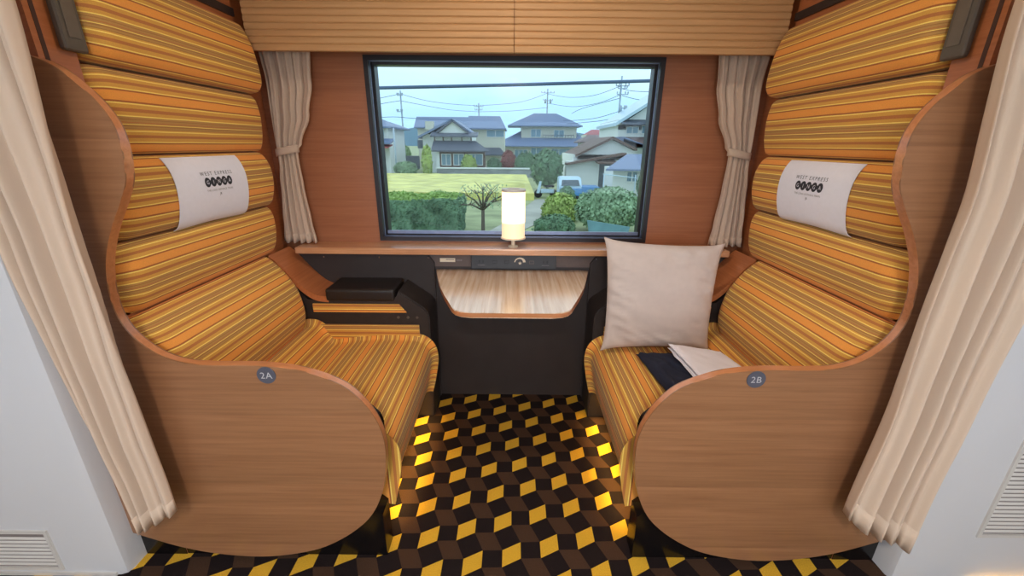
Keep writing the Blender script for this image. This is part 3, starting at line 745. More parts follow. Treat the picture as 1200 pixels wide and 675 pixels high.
for i in range(4):
    p, q = bnd[i], bnd[(i+1) % 4]; bm.faces.new([bm.verts.new((*p, G0)), bm.verts.new((*q, G0)), bm.verts.new((*q, G0+.42)), bm.verts.new((*p, G0+.42))])
tag(link('rice_field', bm, 'o_rice', smooth=True), 'yellow green rice field in front of the stone wall', 'field', kind='stuff')
bm = bmesh.new(); prism(bm, [(-1.75, 13.2), (-.9, 13.0), (.9, 17.3), (2.6, 26), (1.4, 26), (-.2, 18.2)], XY, G0, G0+.03)
tag(link('gravel_path', bm, 'o_path'), 'pale gravel path between hedge and round bushes', 'path')
bm = bmesh.new(); n = 50; pr = []
for k in range(n+1):
    x = -520+1100*k/n; pr.append((x, 9.0+34*max(0, .5+noise.noise(Vector((k*.23, 1.7, 0)))*1.0)))
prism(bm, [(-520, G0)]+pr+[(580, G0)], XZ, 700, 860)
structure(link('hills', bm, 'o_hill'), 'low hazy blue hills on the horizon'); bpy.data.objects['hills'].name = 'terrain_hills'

def foliage(name, blobs, mat, n, size, label, cat, group=None, trunk=None, mats=None):
    """blobs: (cx,cy,cz,rx,ry,rz)"""
    bm = bmesh.new(); tot = sum(b[3]*b[5] for b in blobs)
    for bi, (cx, cy, cz, rx, ry, rz) in enumerate(blobs):
        r = bmesh.ops.create_icosphere(bm, subdivisions=3, radius=1)
        for v in r['verts']:
            d = 1+.16*noise.noise(v.co*3+Vector((bi, 0, cx))); v.co = Vector((cx+v.co.x*rx*.9*d, cy+v.co.y*ry*.9*d, max(G0, cz+v.co.z*rz*.9*d)))
        for _ in range(int(n*b_share(blobs, bi, tot))):
            t = Vector((random.gauss(0, 1), random.gauss(0, 1), random.gauss(0, 1))).normalized()
            d = .88+.2*random.random()+.14*noise.noise(t*3+Vector((bi, 0, cx)))
            p = Vector((cx+t.x*rx*d, cy+t.y*ry*d, cz+t.z*rz*d))
            if p.z < G0+.02: continue
            a_ = Vector((random.gauss(0, 1), random.gauss(0, 1), random.gauss(0, 1))).normalized(); b_ = a_.cross(t).normalized() if a_.cross(t).length > .01 else Vector((1, 0, 0))
            sz = size*(.6+.8*random.random())
            bm.faces.new([bm.verts.new(p-a_*sz), bm.verts.new(p+b_*sz*.6), bm.verts.new(p+a_*sz), bm.verts.new(p-b_*sz*.6)])
    if trunk:
        root = empty(name, (trunk[0], trunk[1], G0)); link('foliage', bm, mat, root, recalc=False)
        bm = bmesh.new(); tube(bm, [(trunk[0], trunk[1], G0), (trunk[0]+.1, trunk[1], (G0+trunk[2])/2), (trunk[0], trunk[1], trunk[2])], [trunk[3], trunk[3]*.8, trunk[3]*.5], 8); link('trunk', bm, 'o_trunk', root)
        return tag(root, label, cat, group)
    return tag(link(name, bm, mat, recalc=False), label, cat, group)
def b_share(bl, i, tot): return bl[i][3]*bl[i][5]/tot
def bush(name, x0, x1, yt, Y, mat, label, cat='bush', n=1800, size=.07, yb=None, group=None, rz=None, trunk=False, dep=1.0):
    """an oval of leaves standing on the ground between pixel columns x0..x1 with its top at row yt"""
    A = W(x0, yt, Y); Bp = W(x1, yt, Y); cx = (A.x+Bp.x)/2; rx = (Bp.x-A.x)/2; top = W((x0+x1)/2, yt, Y).z
    bot = G0 if yb is None else W((x0+x1)/2, yb, Y).z
    h = top-bot
    return foliage(name, [(cx, Y, bot+h*.5, rx, rx*dep, h*.54)], mat, n, size, label, cat, group, trunk=(cx, Y, bot+h*.5, rx*.1) if trunk else None)

# clipped hedge close to the line
h0 = W(540, 224, 15.6); bm = bmesh.new()
hx1 = h0.x; hx0 = -11; hy0, hy1 = 14.4, 16.6; hz = h0.z-.16
n1, n2, n3 = 70, 12, 10
def hv(u, v, w):
    p = Vector((hx0+(hx1-hx0)*u, hy0+(hy1-hy0)*v-(1-u)*.6, G0+(hz-G0)*w)); q = Vector((noise.noise(p*1.6), noise.noise(p*1.6+Vector((9, 0, 0))), noise.noise(p*1.6+Vector((0, 9, 0)))))*.12
    if w == 0: q.z = 0
    return p+q
def sheet(fn, a_, b_, mi):
    V = [[bm.verts.new(fn(i/a_, j/b_)) for j in range(b_+1)] for i in range(a_+1)]
    for i in range(a_):
        for j in range(b_): bm.faces.new([V[i][j], V[i+1][j], V[i+1][j+1], V[i][j+1]]).material_index = mi
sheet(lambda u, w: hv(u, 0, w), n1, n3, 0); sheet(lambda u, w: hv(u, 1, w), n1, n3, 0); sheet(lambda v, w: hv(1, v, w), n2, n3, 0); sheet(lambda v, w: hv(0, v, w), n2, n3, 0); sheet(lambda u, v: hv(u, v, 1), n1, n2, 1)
for _ in range(9000):
    k = random.random()
    if k < .5: u, v, w = random.random(), 0, random.random()
    elif k < .62: u, v, w = 1, random.random(), random.random()
    else: u, v, w = random.random(), random.random(), 1
    p = hv(u, v, w); a_ = Vector((random.gauss(0, 1), random.gauss(0, 1), random.gauss(0, 1))).normalized(); b_ = a_.orthogonal().normalized(); sz = .06*(.5+random.random())
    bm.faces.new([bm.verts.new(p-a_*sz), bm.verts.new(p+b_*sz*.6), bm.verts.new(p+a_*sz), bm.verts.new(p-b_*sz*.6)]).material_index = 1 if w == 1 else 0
tag(link('clipped_hedge', bm, ['o_hedge', 'o_hedget'], recalc=False), 'long dark green clipped hedge in the lower left of the window view', 'hedge')

bush('round_bush', 678, 752, 222, 16.0, 'o_leafp', 'largest round pale green bush, outside at the lower right of the window', n=4200, size=.075, yb=268)
bush('round_bush', 637, 679, 229, 18.6, 'o_leafy', 'yellow green bush outside between the lamp and the largest bush', n=2400, size=.08, yb=262)
bush('round_bush', 627, 673, 253, 15.2, 'o_leafd', 'low dark clipped ball bush outside just right of the lamp', n=2400, size=.055, yb=278)
bush('garden_shrub', 655, 674, 220, 19.5, 'o_leafd', 'small dark shrub in front of the blue truck', n=1000, size=.07, yb=240)
bush('broadleaf_tree', 624, 659, 178, 30, 'o_leafd', 'dark green tree in front of the hip roofed house, left of the white barn', 'tree', n=2600, size=.14, yb=216, trunk=True)
bush('conifer', 494, 505, 172, 44, 'o_leafy', 'narrow upright yellow green conifer beside the gabled house', 'tree', n=1200, size=.16, dep=.8)
bush('maple_tree', 588, 604, 178, 48.5, 'o_maple', 'small reddish maple between the two middle houses', 'tree', n=1200, size=.16, trunk=True, dep=.6)
bush('garden_shrub', 540, 558, 183, 46.4, 'o_leafy', 'yellow green shrub behind the stone wall, right of the gabled house veranda', n=900, size=.14, dep=.25)
bush('garden_shrub', 571, 587, 186, 46.4, 'o_leafd', 'dark shrub behind the stone wall left of the maple', n=900, size=.14, dep=.25)
bush('garden_shrub', 604, 628, 179, 46.4, 'o_leafd', 'dark shrub behind the stone wall right of the maple', n=900, size=.14, dep=.35)
bush('garden_shrub', 655, 668, 181, 46.4, 'o_leaf', 'green shrub below the windows of the hip roofed house', n=900, size=.14, dep=.5)
bush('garden_tree', 466, 481, 172, 62, 'o_leaf', 'green tree in the garden behind the dark fence', 'tree', n=1200, size=.2, trunk=True)
bush('grassy_mound', 462, 488, 190, 45.5, 'o_leafp', 'pale grassy mound in front of the dark fence', n=1200, size=.14, dep=.25)
bush('garden_shrub', 748, 762, 205, 23.5, 'o_leafd', 'dark shrub against the right edge of the window view', n=1200, size=.08, yb=228)

# bare tree beside the path
root = empty('bare_tree', (-.9, 12.6, G0)); tag(root, 'thin bare garden tree left of the lamp outside', 'tree')
bm = bmesh.new(); t0 = W(566, 276, 12.6); tp = W(566, 246, 12.6)
tube(bm, [(t0.x, 12.6, G0), tuple(tp)], [.07, .05], 8); link('trunk', bm, 'o_trunk', root)
bm = bmesh.new()
for px, py in ((545, 228), (556, 222), (566, 218), (578, 224), (588, 234), (540, 240), (592, 228), (573, 226)):
    e_ = W(px, py, 12.6+random.uniform(-.5, .5)); m_ = (tp+e_)/2+Vector((0, 0, .08)); tube(bm, [tuple(tp), tuple(m_), tuple(e_)], [.035, .025, .012], 6)
    for _ in range(4):
        q = m_+(e_-m_)*random.random(); tube(bm, [tuple(q), tuple(q+Vector((random.uniform(-.3, .3), random.uniform(-.2, .2), random.uniform(.05, .3))))], [.012, .006], 5)
link('branches', bm, 'o_trunk', root)
bm = bmesh.new()
for _ in range(260):
    q = W(random.uniform(538, 594), random.uniform(216, 244), 12.6+random.uniform(-.6, .6)); a_ = Vector((random.gauss(0, 1), random.gauss(0, 1), random.gauss(0, 1))).normalized(); b_ = a_.orthogonal().normalized(); sz = .035
    bm.faces.new([bm.verts.new(q-a_*sz), bm.verts.new(q+b_*sz*.6), bm.verts.new(q+a_*sz), bm.verts.new(q-b_*sz*.6)])
link('leaves', bm, 'o_leafp', root, recalc=False)

# houses -----------------------------------------------------------------
def rect(px0, py0, px1, py1, Y):
    A = W(px0, py0, Y); B_ = W(px1, py1, Y); return min(A.x, B_.x), max(A.x, B_.x), min(A.z, B_.z), max(A.z, B_.z)
def wallblock(root, px0, px1, pyt, pyb, Y, dep, mat='o_cream'):
    x0, x1, z0, z1 = rect(px0, pyt, px1, pyt+10 if pyb is None else pyb, Y)
    if pyb is None: z0 = G0
    return boxobj('wall', (x0, x1, Y, Y+dep, z0, z1), mat, root)
def hip(root, e0, e1, pye, r0, r1, pyr, Y, dep, mat='o_roof', ov=.0):
    """hip roof: eave between pixel columns e0..e1 at row pye, ridge r0..r1 at row pyr"""
    A, B_ = W(e0, pye, Y), W(e1, pye, Y); C, D = W(r0, pyr, Y+dep/2), W(r1, pyr, Y+dep/2); z = (A.z+B_.z)/2; zr = (C.z+D.z)/2; t = .16
    bm = bmesh.new(); P = [(A.x, Y, z), (B_.x, Y, z), (B_.x, Y+dep, z), (A.x, Y+dep, z)]
    lo = [bm.verts.new((x, y, zz-t)) for x, y, zz in P]; hi = [bm.verts.new(p) for p in P]; c = bm.verts.new((C.x, Y+dep/2, zr)); d = bm.verts.new((D.x, Y+dep/2, zr))
    bm.faces.new(lo)
    for i in range(4): bm.faces.new([lo[i], lo[(i+1) % 4], hi[(i+1) % 4], hi[i]])
    bm.faces.new([hi[0], hi[1], d, c]); bm.faces.new([hi[1], hi[2], d]); bm.faces.new([hi[2], hi[3], c, d]); bm.faces.new([hi[3], hi[0], c])
    return link('roof', bm, mat, root)
def gablefront(root, pl, pk, pr, Y, dep, ztop_th=.22, mat='o_roof', wall=None, wy=.5):
    """gable facing the train: left eave, peak, right eave given as pixels; roof slabs with thickness"""
    L_, K, R_ = W(*pl, Y), W(*pk, Y), W(*pr, Y); t = ztop_th
    bm = bmesh.new(); prism(bm, [(L_.x, L_.z), (K.x, K.z), (R_.x, R_.z), (R_.x, R_.z-t), (K.x, K.z-t*1.1), (L_.x, L_.z-t)], XZ, Y-wy, Y+dep)
    link('roof', bm, mat, root)
    if wall:
        bm = bmesh.new(); prism(bm, [(L_.x*.93+K.x*.07, min(L_.z, R_.z)-t*2), (R_.x*.93+K.x*.07, min(L_.z, R_.z)-t*2), (R_.x*.93+K.x*.07, R_.z-t), (K.x, K.z-t*1.1), (L_.x*.93+K.x*.07, L_.z-t)], XZ, Y, Y+dep-.1)
        link('gable_wall', bm, wall, root)
def window(root, px0, py0, px1, py1, Y, mull=1, name='window'):
    x0, x1, z0, z1 = rect(px0, py0, px1, py1, Y); bm = bmesh.new(); t = .07
    ringframe(bm, x0, x1, z0, z1, t, Y-.06, Y+.02)
    for k in range(1, mull+1):
        xm = x0+(x1-x0)*k/(mull+1); box(bm, xm-t/2, xm+t/2, Y-.05, Y+.02, z0, z1)
    w = link(name, bm, 'o_white', root); boxobj('pane', (x0+.02, x1-.02, Y-.03, Y-.01, z0+.02, z1-.02), 'o_pane', w)

HG = 'houses outside the window'
# centre: two storeys, hipped roofs
r = empty('hip_roofed_house', (3.5, 74, G0)); tag(r, 'two storey house with double blue hipped roofs in the middle of the view', 'house', HG)
wallblock(r, 583, 684, 171, None, 74, 8, 'o_beige'); hip(r, 577, 695, 171, 612, 672, 153, 73, 10)
wallblock(r, 611, 675, 146, 166, 75.5, 5.5, 'o_beige'); hip(r, 595, 683, 147, 626, 652, 133, 74.5, 7.5)
for q in ((622, 151, 634, 161, 75.45), (649, 152, 661, 161, 75.45), (603, 175, 618, 186, 73.95), (622, 173, 641, 187, 73.95), (646, 174, 672, 190, 73.95)): window(r, *q, mull=2 if q[2]-q[0] > 14 else 1)
x0, x1, z0, z1 = rect(636, 158, 672, 163, 75.2); bm = bmesh.new(); box(bm, x0, x1, 74.8, 74.87, z1-.08, z1)
for k in range(12): box(bm, x0+(x1-x0)*k/11-.03, x0+(x1-x0)*k/11+.03, 74.8, 74.87, z0, z1)
link('balcony_rail', bm, 'o_fence', r)
# left of it: long blue roofed house and its right wing
r = empty('blue_roofed_house', (-8, 62, G0)); tag(r, 'pale house with two blue roofs and one upper window, behind the dark gabled house', 'house', HG)
wallblock(r, 489, 553, 147, None, 64, 6, 'o_cream'); hip(r, 485, 556, 149, 488, 552, 137, 63.2, 7.6)
wallblock(r, 498, 508, 142, 152, 63, 1, 'o_cream')
wallblock(r, 553, 591, 149, None, 60, 7, 'o_cream'); hip(r, 547, 593, 150, 549, 586, 136, 59.2, 8.6); window(r, 570, 152, 591, 161, 59.95, 1)
hip(r, 560, 592, 181, 566, 586, 173, 58.4, 3, 'o_roofd')
# dark gable house
r = empty('gabled_house', (-7, 49.5, G0)); tag(r, 'dark roofed gabled house with white walls, nearest house on the left', 'house', HG)
wallblock(r, 495, 553, 157, None, 50.5, 6, 'o_white')
gablefront(r, (490, 160), (530, 139), (553, 155), 50.1, 7, mat='o_roof', wall=None)
gablefront(r, (512, 154), (530, 140), (549, 154), 49.5, 3, mat='o_roofd', wall='o_white', wy=.35)
bm = bmesh.new(); x0, x1, z0, z1 = rect(505, 154, 560, 160, 49.1)
prism(bm, [(48.4, z0-.1), (48.4, z0+.05), (49.9, z1), (49.9, z1-.2)], YZ, x0, x1); link('roof', bm, 'o_roofd', r)
wallblock(r, 509, 552, 158, 167, 49.2, 1.2, 'o_white')
for px in (509, 519, 529, 541, 552):
    p = W(px, 160, 49.1); boxobj('timber_post', (p.x-.06, p.x+.06, 49.12, 49.2, p.z-.75, p.z+.3), 'o_brown', r)
bm = bmesh.new(); A, B_, C, D = W(505, 176, 47), W(573, 176, 47), W(508, 165, 49.1), W(557, 165, 49.1)
q = [(A.x, 47, A.z), (B_.x, 47, A.z), (D.x, 49.2, D.z), (C.x, 49.2, D.z)]
lo = [bm.verts.new((x, y, z-.15)) for x, y, z in q]; hi = [bm.verts.new(p) for p in q]; bm.faces.new(lo); bm.faces.new(hi)
for i in range(4): bm.faces.new([lo[i], lo[(i+1) % 4], hi[(i+1) % 4], hi[i]])
link('lower_roof', bm, 'o_roofd', r)
wallblock(r, 514, 568, 177, None, 47.7, 1.3, 'o_brown'); wallblock(r, 511, 515, 176, None, 47.5, 2.5, 'o_white')
for q in ((517, 180, 529, 194, 47.65), (531, 180, 544, 194, 47.65), (548, 180, 566, 194, 47.65)): window(r, *q)
wallblock(r, 489, 496, 164, 174, 51, 2, 'o_roofd')
# far left, partly seen
r = empty('corner_house', (-14.5, 48, G0)); tag(r, 'pale house with a pink awning at the left edge of the window', 'house', HG)
wallblock(r, 420, 455, 147, None, 48.5, 7, 'o_white'); hip(r, 415, 459, 148, 428, 446, 139, 47.8, 8.5); 
bm = bmesh.new(); x0, x1, z0, z1 = rect(425, 162, 460, 168, 47.5); prism(bm, [(46.6, z0-.1), (46.6, z0+.05), (48.4, z1), (48.4, z1-.2)], YZ, x0, x1); link('roof', bm, 'o_roof', r)
bm = bmesh.new(); x0, x1, z0, z1 = rect(430, 169, 457, 173, 47.2); prism(bm, [(46.3, z0-.05), (46.3, z0+.05), (48.4, z1), (48.4, z1-.1)], YZ, x0, x1); link('awning', bm, 'o_red', r)
window(r, 443, 151, 451, 160, 48.45); window(r, 441, 175, 452, 188, 48.45)
# right: white gabled house
r = empty('white_gabled_house', (14, 40, G0)); tag(r, 'tall white gabled house behind the barn at the right edge of the window', 'house', HG)
gablefront(r, (720, 144), (792, 99), (862, 144), 42.5, 9, .3, 'o_truckw', 'o_white', .6)
wallblock(r, 725, 858, 140, None, 42.5, 9, 'o_white')
bm = bmesh.new(); x0, x1, z0, z1 = rect(728, 140, 800, 146, 42.1); prism(bm, [(41.4, z0-.1), (41.4, z0), (42.5, z1), (42.5, z1-.2)], YZ, x0, x1); link('roof', bm, 'o_roofd', r)
window(r, 734, 148, 748, 157, 42.45); window(r, 752, 147, 764, 157, 42.45)
bm = bmesh.new(); x0, x1, z0, z1 = rect(729, 160, 800, 168, 41.1); prism(bm, [(39.9, z0-.1), (39.9, z0), (42.5, z1), (42.5, z1-.2)], YZ, x0, x1); link('roof', bm, 'o_roofb', r)
# cream house between
r = empty('small_far_house', (9.5, 62, G0)); tag(r, 'small house with a red roof far behind the barn', 'house', HG)
wallblock(r, 686, 716, 158, None, 92, 6, 'o_cream'); hip(r, 688, 712, 158, 693, 707, 152, 91.5, 7, 'o_red')
r = empty('grey_shed', (10, 56, G0)); tag(r, 'low grey roofed shed between the middle house and the barn', 'shed')
wallblock(r, 684, 722, 165, None, 56, 5, 'o_cream'); hip(r, 680, 724, 166, 690, 716, 158, 55.5, 6, 'o_roofb')
# barn
r = empty('white_barn', (6, 30, G0)); tag(r, 'white walled barn with a brown edged gable beside the blue truck', 'barn')
gablefront(r, (674, 181), (717, 160), (745, 174), 30.5, 7, .16, 'o_brown', 'o_white', .4)
gablefront(r, (730, 172), (730, 160), (760, 172), 31, 6, .12, 'o_roof', None, .2)
wallblock(r, 672, 745, 181, None, 30.5, 7, 'o_white')
bm = bmesh.new(); A, B_ = W(664, 191, 29.6), W(733, 179, 29.6); prism(bm, [(A.x, A.z), (B_.x, B_.z), (B_.x, B_.z-.13), (A.x, A.z-.13)], XZ, 29.3, 30.6); link('eave_board', bm, 'o_brown', r)
wallblock(r, 664, 702, 189, None, 29.9, 1, 'o_white'); 
x0, x1, z0, z1 = rect(702, 192, 718, 220, 29.8); box_ = boxobj('door', (x0, x1, 30.0, 30.1, G0, z1), 'o_dark', r)
bm = bmesh.new(); x0, x1, z0, z1 = rect(699, 187, 722, 192, 29.5); prism(bm, [(28.9, z0), (28.9, z0+.1), (30.4, z1), (30.4, z1-.1)], YZ, x0, x1); link('door_canopy', bm, 'o_brown', r)
r = empty('annex', (8, 25, G0)); tag(r, 'low white annex with a tiled roof at the right edge of the view', 'annex')
bm = bmesh.new(); A, B_, C, D = W(710, 198, 24.2), W(790, 198, 24.2), W(735, 181, 27), W(800, 181, 27)
q = [(A.x, 24.2, A.z), (B_.x, 24.2, A.z), (D.x, 27, D.z), (C.x, 27, D.z)]
lo = [bm.verts.new((x, y, z-.1)) for x, y, z in q]; hi = [bm.verts.new(p) for p in q]; bm.faces.new(lo); bm.faces.new(hi)
for i in range(4): bm.faces.new([lo[i], lo[(i+1) % 4], hi[(i+1) % 4], hi[i]])
link('roof', bm, 'o_roof', r)
wallblock(r, 719, 790, 197, None, 25, 2.5, 'o_white'); window(r, 734, 200, 747, 214, 24.97)
bm = bmesh.new(); tube(bm, [tuple(W(706, 204, 24)), tuple(W(748, 209, 24))], .03, 6); 
for px in (708, 745):
    p = W(px, 205, 24); tube(bm, [(p.x, 24, G0), (p.x, 24, p.z)], .03, 6)
tag(link('laundry_pole', bm, 'o_truckw'), 'pale laundry pole in front of the annex', 'laundry pole')

# walls and fences outside
x0, x1, z0, z1 = rect(512, 196, 626, 207, 44.5)
ow = tag(boxobj('stone_wall', (x0, x1, 44.3, 44.7, G0, z1-.12), 'o_stone'), 'grey stone garden wall along the rice field', 'wall'); boxobj('coping', (x0-.05, x1+.05, 44.2, 44.8, z1-.12, z1), 'o_white', ow)
x0, x1, z0, z1 = rect(425, 182, 492, 194, 57.2)
tag(boxobj('board_fence', (x0, x1, 57.2, 57.3, G0, z1), 'o_fence'), 'dark grey board fence at the left of the view', 'fence')
# poles
def pole(px, pyt, pyb, Y, label, arms=(), rad=.16, box_=None, lean=0):
    T = W(px, pyt, Y); r = empty('utility_pole', (T.x, Y, G0)); tag(r, label, 'pole', 'utility poles')
    bm = bmesh.new(); tube(bm, [(T.x+lean, Y, G0 if pyb is None else W(px, pyb, Y).z), tuple(T)], [rad, rad*.7], 8); link('shaft', bm, 'o_pole', r)
    for pa, pw in arms:
        p = W(px, pa, Y); w_ = pw/FPX*Y; bm = bmesh.new(); box(bm, p.x-w_, p.x+w_, Y-.3, Y-.18, p.z-.045, p.z+.045)
        for k in (-1, -.5, .5, 1): box(bm, p.x+k*w_*.95-.06, p.x+k*w_*.95+.06, Y-.3, Y-.18, p.z+.07, p.z+.3)
        link('crossarm', bm, 'o_pole', r)
    if box_:
        for dx in (-1, 1):
            p = W(px+dx*box_[1], box_[0], Y); bm = bmesh.new(); tube(bm, [(p.x, Y-.3, p.z-.35), (p.x, Y-.3, p.z+.35)], .2, 10); link('transformer', bm, 'o_pole', r)
pole(469, 106, None, 58, 'utility pole at the left, standing in front of the dark fence', ((112, 3), (131, 3)), .13, None)
pole(561, 121, None, 90, 'short utility pole top showing behind the blue roofed houses', ((125, 5), (129, 4)), .17, None)
pole(642, 104, None, 90, 'utility pole rising behind the middle house', ((109, 7), (118, 5)), .17, (119, 3))
pole(729, 89, None, 52, 'tallest utility pole, at the right behind the barn', ((101, 7), (104, 5), (111, 6), (127, 4)), .13, (128, 3))
bm = bmesh.new(); p = W(461, 150, 47); tube(bm, [(p.x, 47, G0), tuple(p)], .09, 8); sl_ = tag(link('lamp_post', bm, 'o_pole'), 'thin short lamp post left of the utility pole', 'lamp post')
def wire(pts, Y0, Y1, r=.035):
    n = len(pts); P = [tuple(W(px, py, Y0+(Y1-Y0)*i/(n-1))) for i, (px, py) in enumerate(pts)]
    P = catmull(P, 5); bm = bmesh.new(); tube(bm, P, r, 5)
    return link('power_line', bm, 'o_wire')
WL = [('upper wire from the left edge to the left pole', [(430, 118), (450, 114), (469, 110)], 58, 58), ('lower wire from the left edge to the left pole', [(430, 125), (450, 121), (469, 118)], 58, 58),
      ('upper wire sagging from the left pole to the short pole', [(469, 110), (500, 118), (530, 122), (561, 124)], 58, 90), ('lower wire sagging from the left pole to the short pole', [(469, 118), (500, 124), (530, 129), (561, 131)], 58, 90),
      ('upper wire from the short pole to the middle pole', [(561, 124), (600, 121), (620, 117), (642, 109)], 90, 90), ('lower wire from the short pole to the middle pole', [(561, 131), (600, 130), (642, 126)], 90, 90),
      ('upper wire from the middle pole to the tallest pole', [(642, 110), (665, 114), (695, 112), (727, 101)], 90, 52), ('second wire from the middle pole to the tallest pole', [(642, 121), (670, 125), (700, 121), (727, 111)], 90, 52),
      ('wire dropping from the tallest pole towards the middle roof', [(727, 115), (700, 122), (680, 128), (670, 133)], 52, 71), ('low wire between the tallest pole and the shed', [(727, 130), (700, 138), (675, 141), (660, 141)], 52, 66),
      ('lowest wire behind the white gabled house', [(727, 137), (700, 142), (665, 145)], 53, 60),
      ('wire from the tallest pole to the right edge', [(729, 104), (745, 107), (785, 108)], 52, 54), ('lower wire from the tallest pole to the right edge', [(729, 112), (750, 117), (785, 119)], 52, 54), ('wire from the left edge low across to the gabled roof', [(430, 139), (460, 137), (490, 139), (530, 140)], 57, 56)]
for lb, pts, ya, yb in WL: tag(wire(pts, ya, yb, .03), 'thin dark '+lb, 'wire', 'power lines outside')
bm = bmesh.new(); tube(bm, [tuple(W(380, 104.5, 6)), tuple(W(600, 99.5, 6)), tuple(W(820, 93, 6))], .021, 10)
tag(link('trackside_cable', bm, 'o_wire'), 'thick dark cable crossing the sky close to the window', 'cable')

# small blue truck
tr = empty('small_truck', (4.3, 26, G0)); tag(tr, 'small blue pickup truck with a pale cab parked beside the barn', 'truck')
TY = 25.2
def PX(px, py): p = W(px, py, TY); return p.x, p.z
x0, zt = PX(658, 207); x1, _ = PX(694, 207)
c0, c1 = PX(655, 222); 
bm = bmesh.new(); xl, zl = PX(655, 226); xr, _ = PX(681, 226); zt = PX(664, 208)[1]; zm = PX(664, 218)[1]
zb = G0+.35
prism(bm, [(TY-.1, zb), (TY-.15, zm), (TY+.35, zt), (TY+1.3, zt), (TY+1.35, zb)], YZ, xl, xr); es = list(bm.edges); bmesh.ops.bevel(bm, geom=es, offset=.06, segments=2, affect='EDGES'); link('cab', bm, 'o_truckw', tr)
bm = bmesh.new(); 
vs = [(xl+.12, TY-.145, zm+.03), (xr-.12, TY-.145, zm+.03), (xr-.18, TY+.30, zt-.09), (xl+.18, TY+.30, zt-.09)]
A = [bm.verts.new((x, y-.03, z)) for x, y, z in vs]; B_ = [bm.verts.new((x, y+.05, z)) for x, y, z in vs]; bm.faces.new(A); bm.faces.new(B_)
for i in range(4): bm.faces.new([A[i], A[(i+1) % 4], B_[(i+1) % 4], B_[i]])
link('windscreen', bm, 'o_dark', tr)
boxobj('bonnet', (xl, xr, TY-.25, TY-.1, zb, zm-.12), 'o_truck', tr, r=.04)
bx0, bz1 = PX(681, 219); bx1, _ = PX(703, 219)
boxobj('cargo_bed', (bx0, bx1, TY+.0, TY+1.35, zb+.1, bz1), 'o_truck', tr, r=.03)
for x in (xl+.25, xr-.25, bx1-.3):
    for y in (TY+.0, TY+1.25):
        bm = bmesh.new(); tube(bm, [(x-.08, y, G0+.27), (x+.08, y, G0+.27)], .27, 16); link('wheel', bm, 'o_tyre', tr)
# moped left of it
mp = empty('moped', (2.6, 27, G0)); tag(mp, 'white and blue parked moped left of the small truck', 'moped')
cx = W(640, 220, 27).x; Ym = 27
for dx in (-.5, .5):
    bm = bmesh.new(); tube(bm, [(cx+dx, Ym-.05, G0+.26), (cx+dx, Ym+.05, G0+.26)], .26, 16); link('wheel', bm, 'o_tyre', mp)
boxobj('body', (cx-.35, cx+.5, Ym-.12, Ym+.12, G0+.3, G0+.55), 'o_truckw', mp, r=.05); boxobj('saddle', (cx-.1, cx+.5, Ym-.13, Ym+.13, G0+.66, G0+.78), 'o_tyre', mp, r=.03)
bm = bmesh.new(); prism(bm, [(cx-.62, G0+.3), (cx-.42, G0+.3), (cx-.30, G0+1.02), (cx-.42, G0+1.02)], XZ, Ym-.18, Ym+.18); link('leg_shield', bm, 'o_truckw', mp)
bm = bmesh.new(); tube(bm, [(cx-.36, Ym-.32, G0+1.08), (cx-.36, Ym+.32, G0+1.08)], .03, 8); link('handlebar', bm, 'o_tyre', mp)
# tarp board in front of the large bush
bm = bmesh.new(); Y = 13.6; q = [W(688, 258, Y), W(738, 266, Y), W(734, 277, Y), W(690, 274, Y)]
prism(bm, [(p.x, p.z) for p in q], XZ, Y-.03, Y+.03)
for px in (692, 732):
    p = W(px, 270, Y); box(bm, p.x-.03, p.x+.03, Y, Y+.06, G0, p.z)
tag(link('green_board', bm, 'o_tarp'), 'faded blue green board standing in front of the largest bush', 'board')

# ------------------------------------------------------------------ light
w = bpy.data.worlds.new('world'); S.world = w; w.use_nodes = True; nt = w.node_tree; N = nt.nodes.new; L = nt.links.new
bg = nt.nodes['Background']; tc = N('ShaderNodeTexCoord'); sp = N('ShaderNodeSeparateXYZ'); L(tc.outputs['Generated'], sp.inputs[0])
cl = N('ShaderNodeTexNoise'); cl.inputs['Scale'].default_value = 2.5; cl.inputs['Detail'].default_value = 5; mp_ = N('ShaderNodeMapping'); mp_.inputs['Scale'].default_value = (1, 1, 3.5)
L(tc.outputs['Generated'], mp_.inputs[0]); L(mp_.outputs[0], cl.inputs['Vector'])
ma = N('ShaderNodeMath'); ma.operation = 'MULTIPLY_ADD'; ma.inputs[1].default_value = .16; L(cl.outputs['Fac'], ma.inputs[0]); L(sp.outputs['Z'], ma.inputs[2])
cr = N('ShaderNodeValToRGB'); L(ma.outputs[0], cr.inputs['Fac']); e = cr.color_ramp.elements
e[0].position = .05; e[0].color = srgb(158, 204, 232); e[1].position = .27; e[1].color = srgb(218, 242, 252)
k = e.new(.16); k.color = srgb(176, 218, 242)
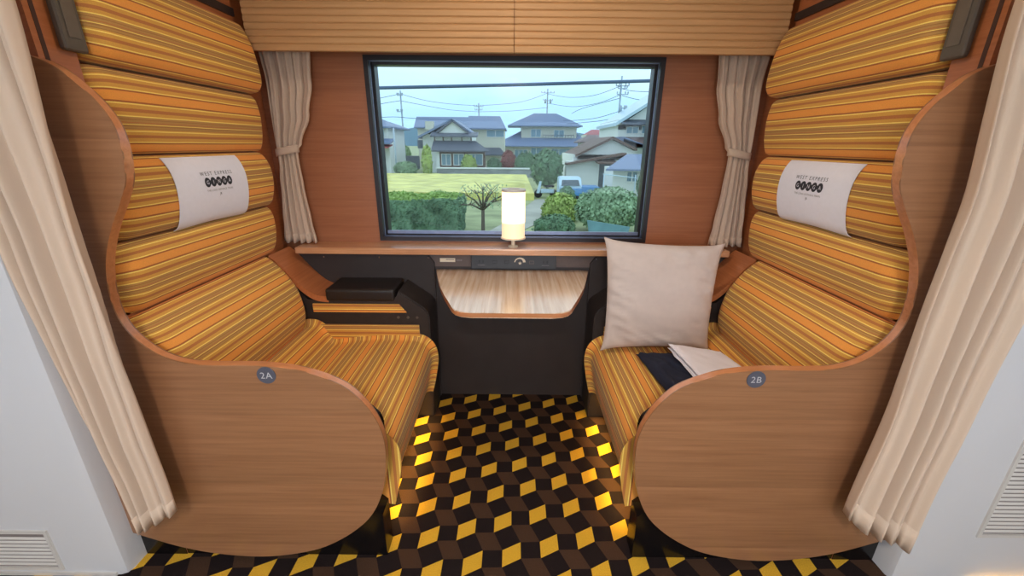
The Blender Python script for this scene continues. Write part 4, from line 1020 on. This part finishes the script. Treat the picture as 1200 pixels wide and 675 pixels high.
L(cr.outputs['Color'], bg.inputs['Color']); bg.inputs['Strength'].default_value = 1.45

ceil = empty('ceiling_lamp', (0, -1.05, 2.36)); tag(ceil, 'round ceiling lamp over the aisle', 'ceiling lamp')
bm = bmesh.new(); lathe(bm, [(.0, -.001), (.155, -.001), (.155, -.055), (.17, -.055), (.18, 0), (.181, 0)], (0, -1.05, 2.36)); link('lamp_housing', bm, 'white_part', ceil)  # deep rim added to keep the lamp's reflection out of the window
def area(name, loc, rot, size, col, power, parent=None, size_y=None, spread=PI):
    ld = bpy.data.lights.new(name, 'AREA'); ld.size = size; ld.color = col; ld.energy = power; ld.spread = spread
    if size_y: ld.shape = 'RECTANGLE'; ld.size_y = size_y
    o = bpy.data.objects.new(name, ld); COL.objects.link(o); o.location = loc; o.rotation_euler = rot; 
    if parent: o.parent = parent; o.matrix_parent_inverse = parent.matrix_world.inverted()
    return o
bm = bmesh.new(); tube(bm, [(0, -1.05, 2.357), (0, -1.05, 2.350)], .15, 32); link('diffuser', bm, 'ceiling_lamp', ceil)
area('lamp_light', (0, -1.05, 2.345), (0, 0, 0), .26, (1, .92, .82), 54, ceil)
ceil2 = empty('ceiling_lamp', (0, 1.35, 2.36)); tag(ceil2, 'small warm ceiling lamp between the two seats', 'ceiling lamp')
bm = bmesh.new(); lathe(bm, [(.0, -.001), (.075, -.001), (.075, -.02), (.09, -.02), (.10, 0)], (0, 1.35, 2.36)); link('lamp_housing', bm, 'white_part', ceil2)
bm = bmesh.new(); tube(bm, [(0, 1.35, 2.357), (0, 1.35, 2.352)], .07, 32); link('diffuser', bm, 'ceiling_lamp', ceil2)
area('lamp_light', (0, 1.35, 2.348), (0, 0, 0), .12, (1, .87, .72), 7.5, ceil2)
# daylight of the opposite window
area('daylight', (0, YB+.02, 1.28), (PI/2, 0, 0), 3.7, (.78, .87, 1.0), 34, None, .92)
# light strips under the seats
for s in (-1, 1):
    area('strip_light', (s*.488, 1.62, .172), (0, s*math.radians(6), 0), .012, (1, .66, .20), .85, None, .68, spread=math.radians(70))
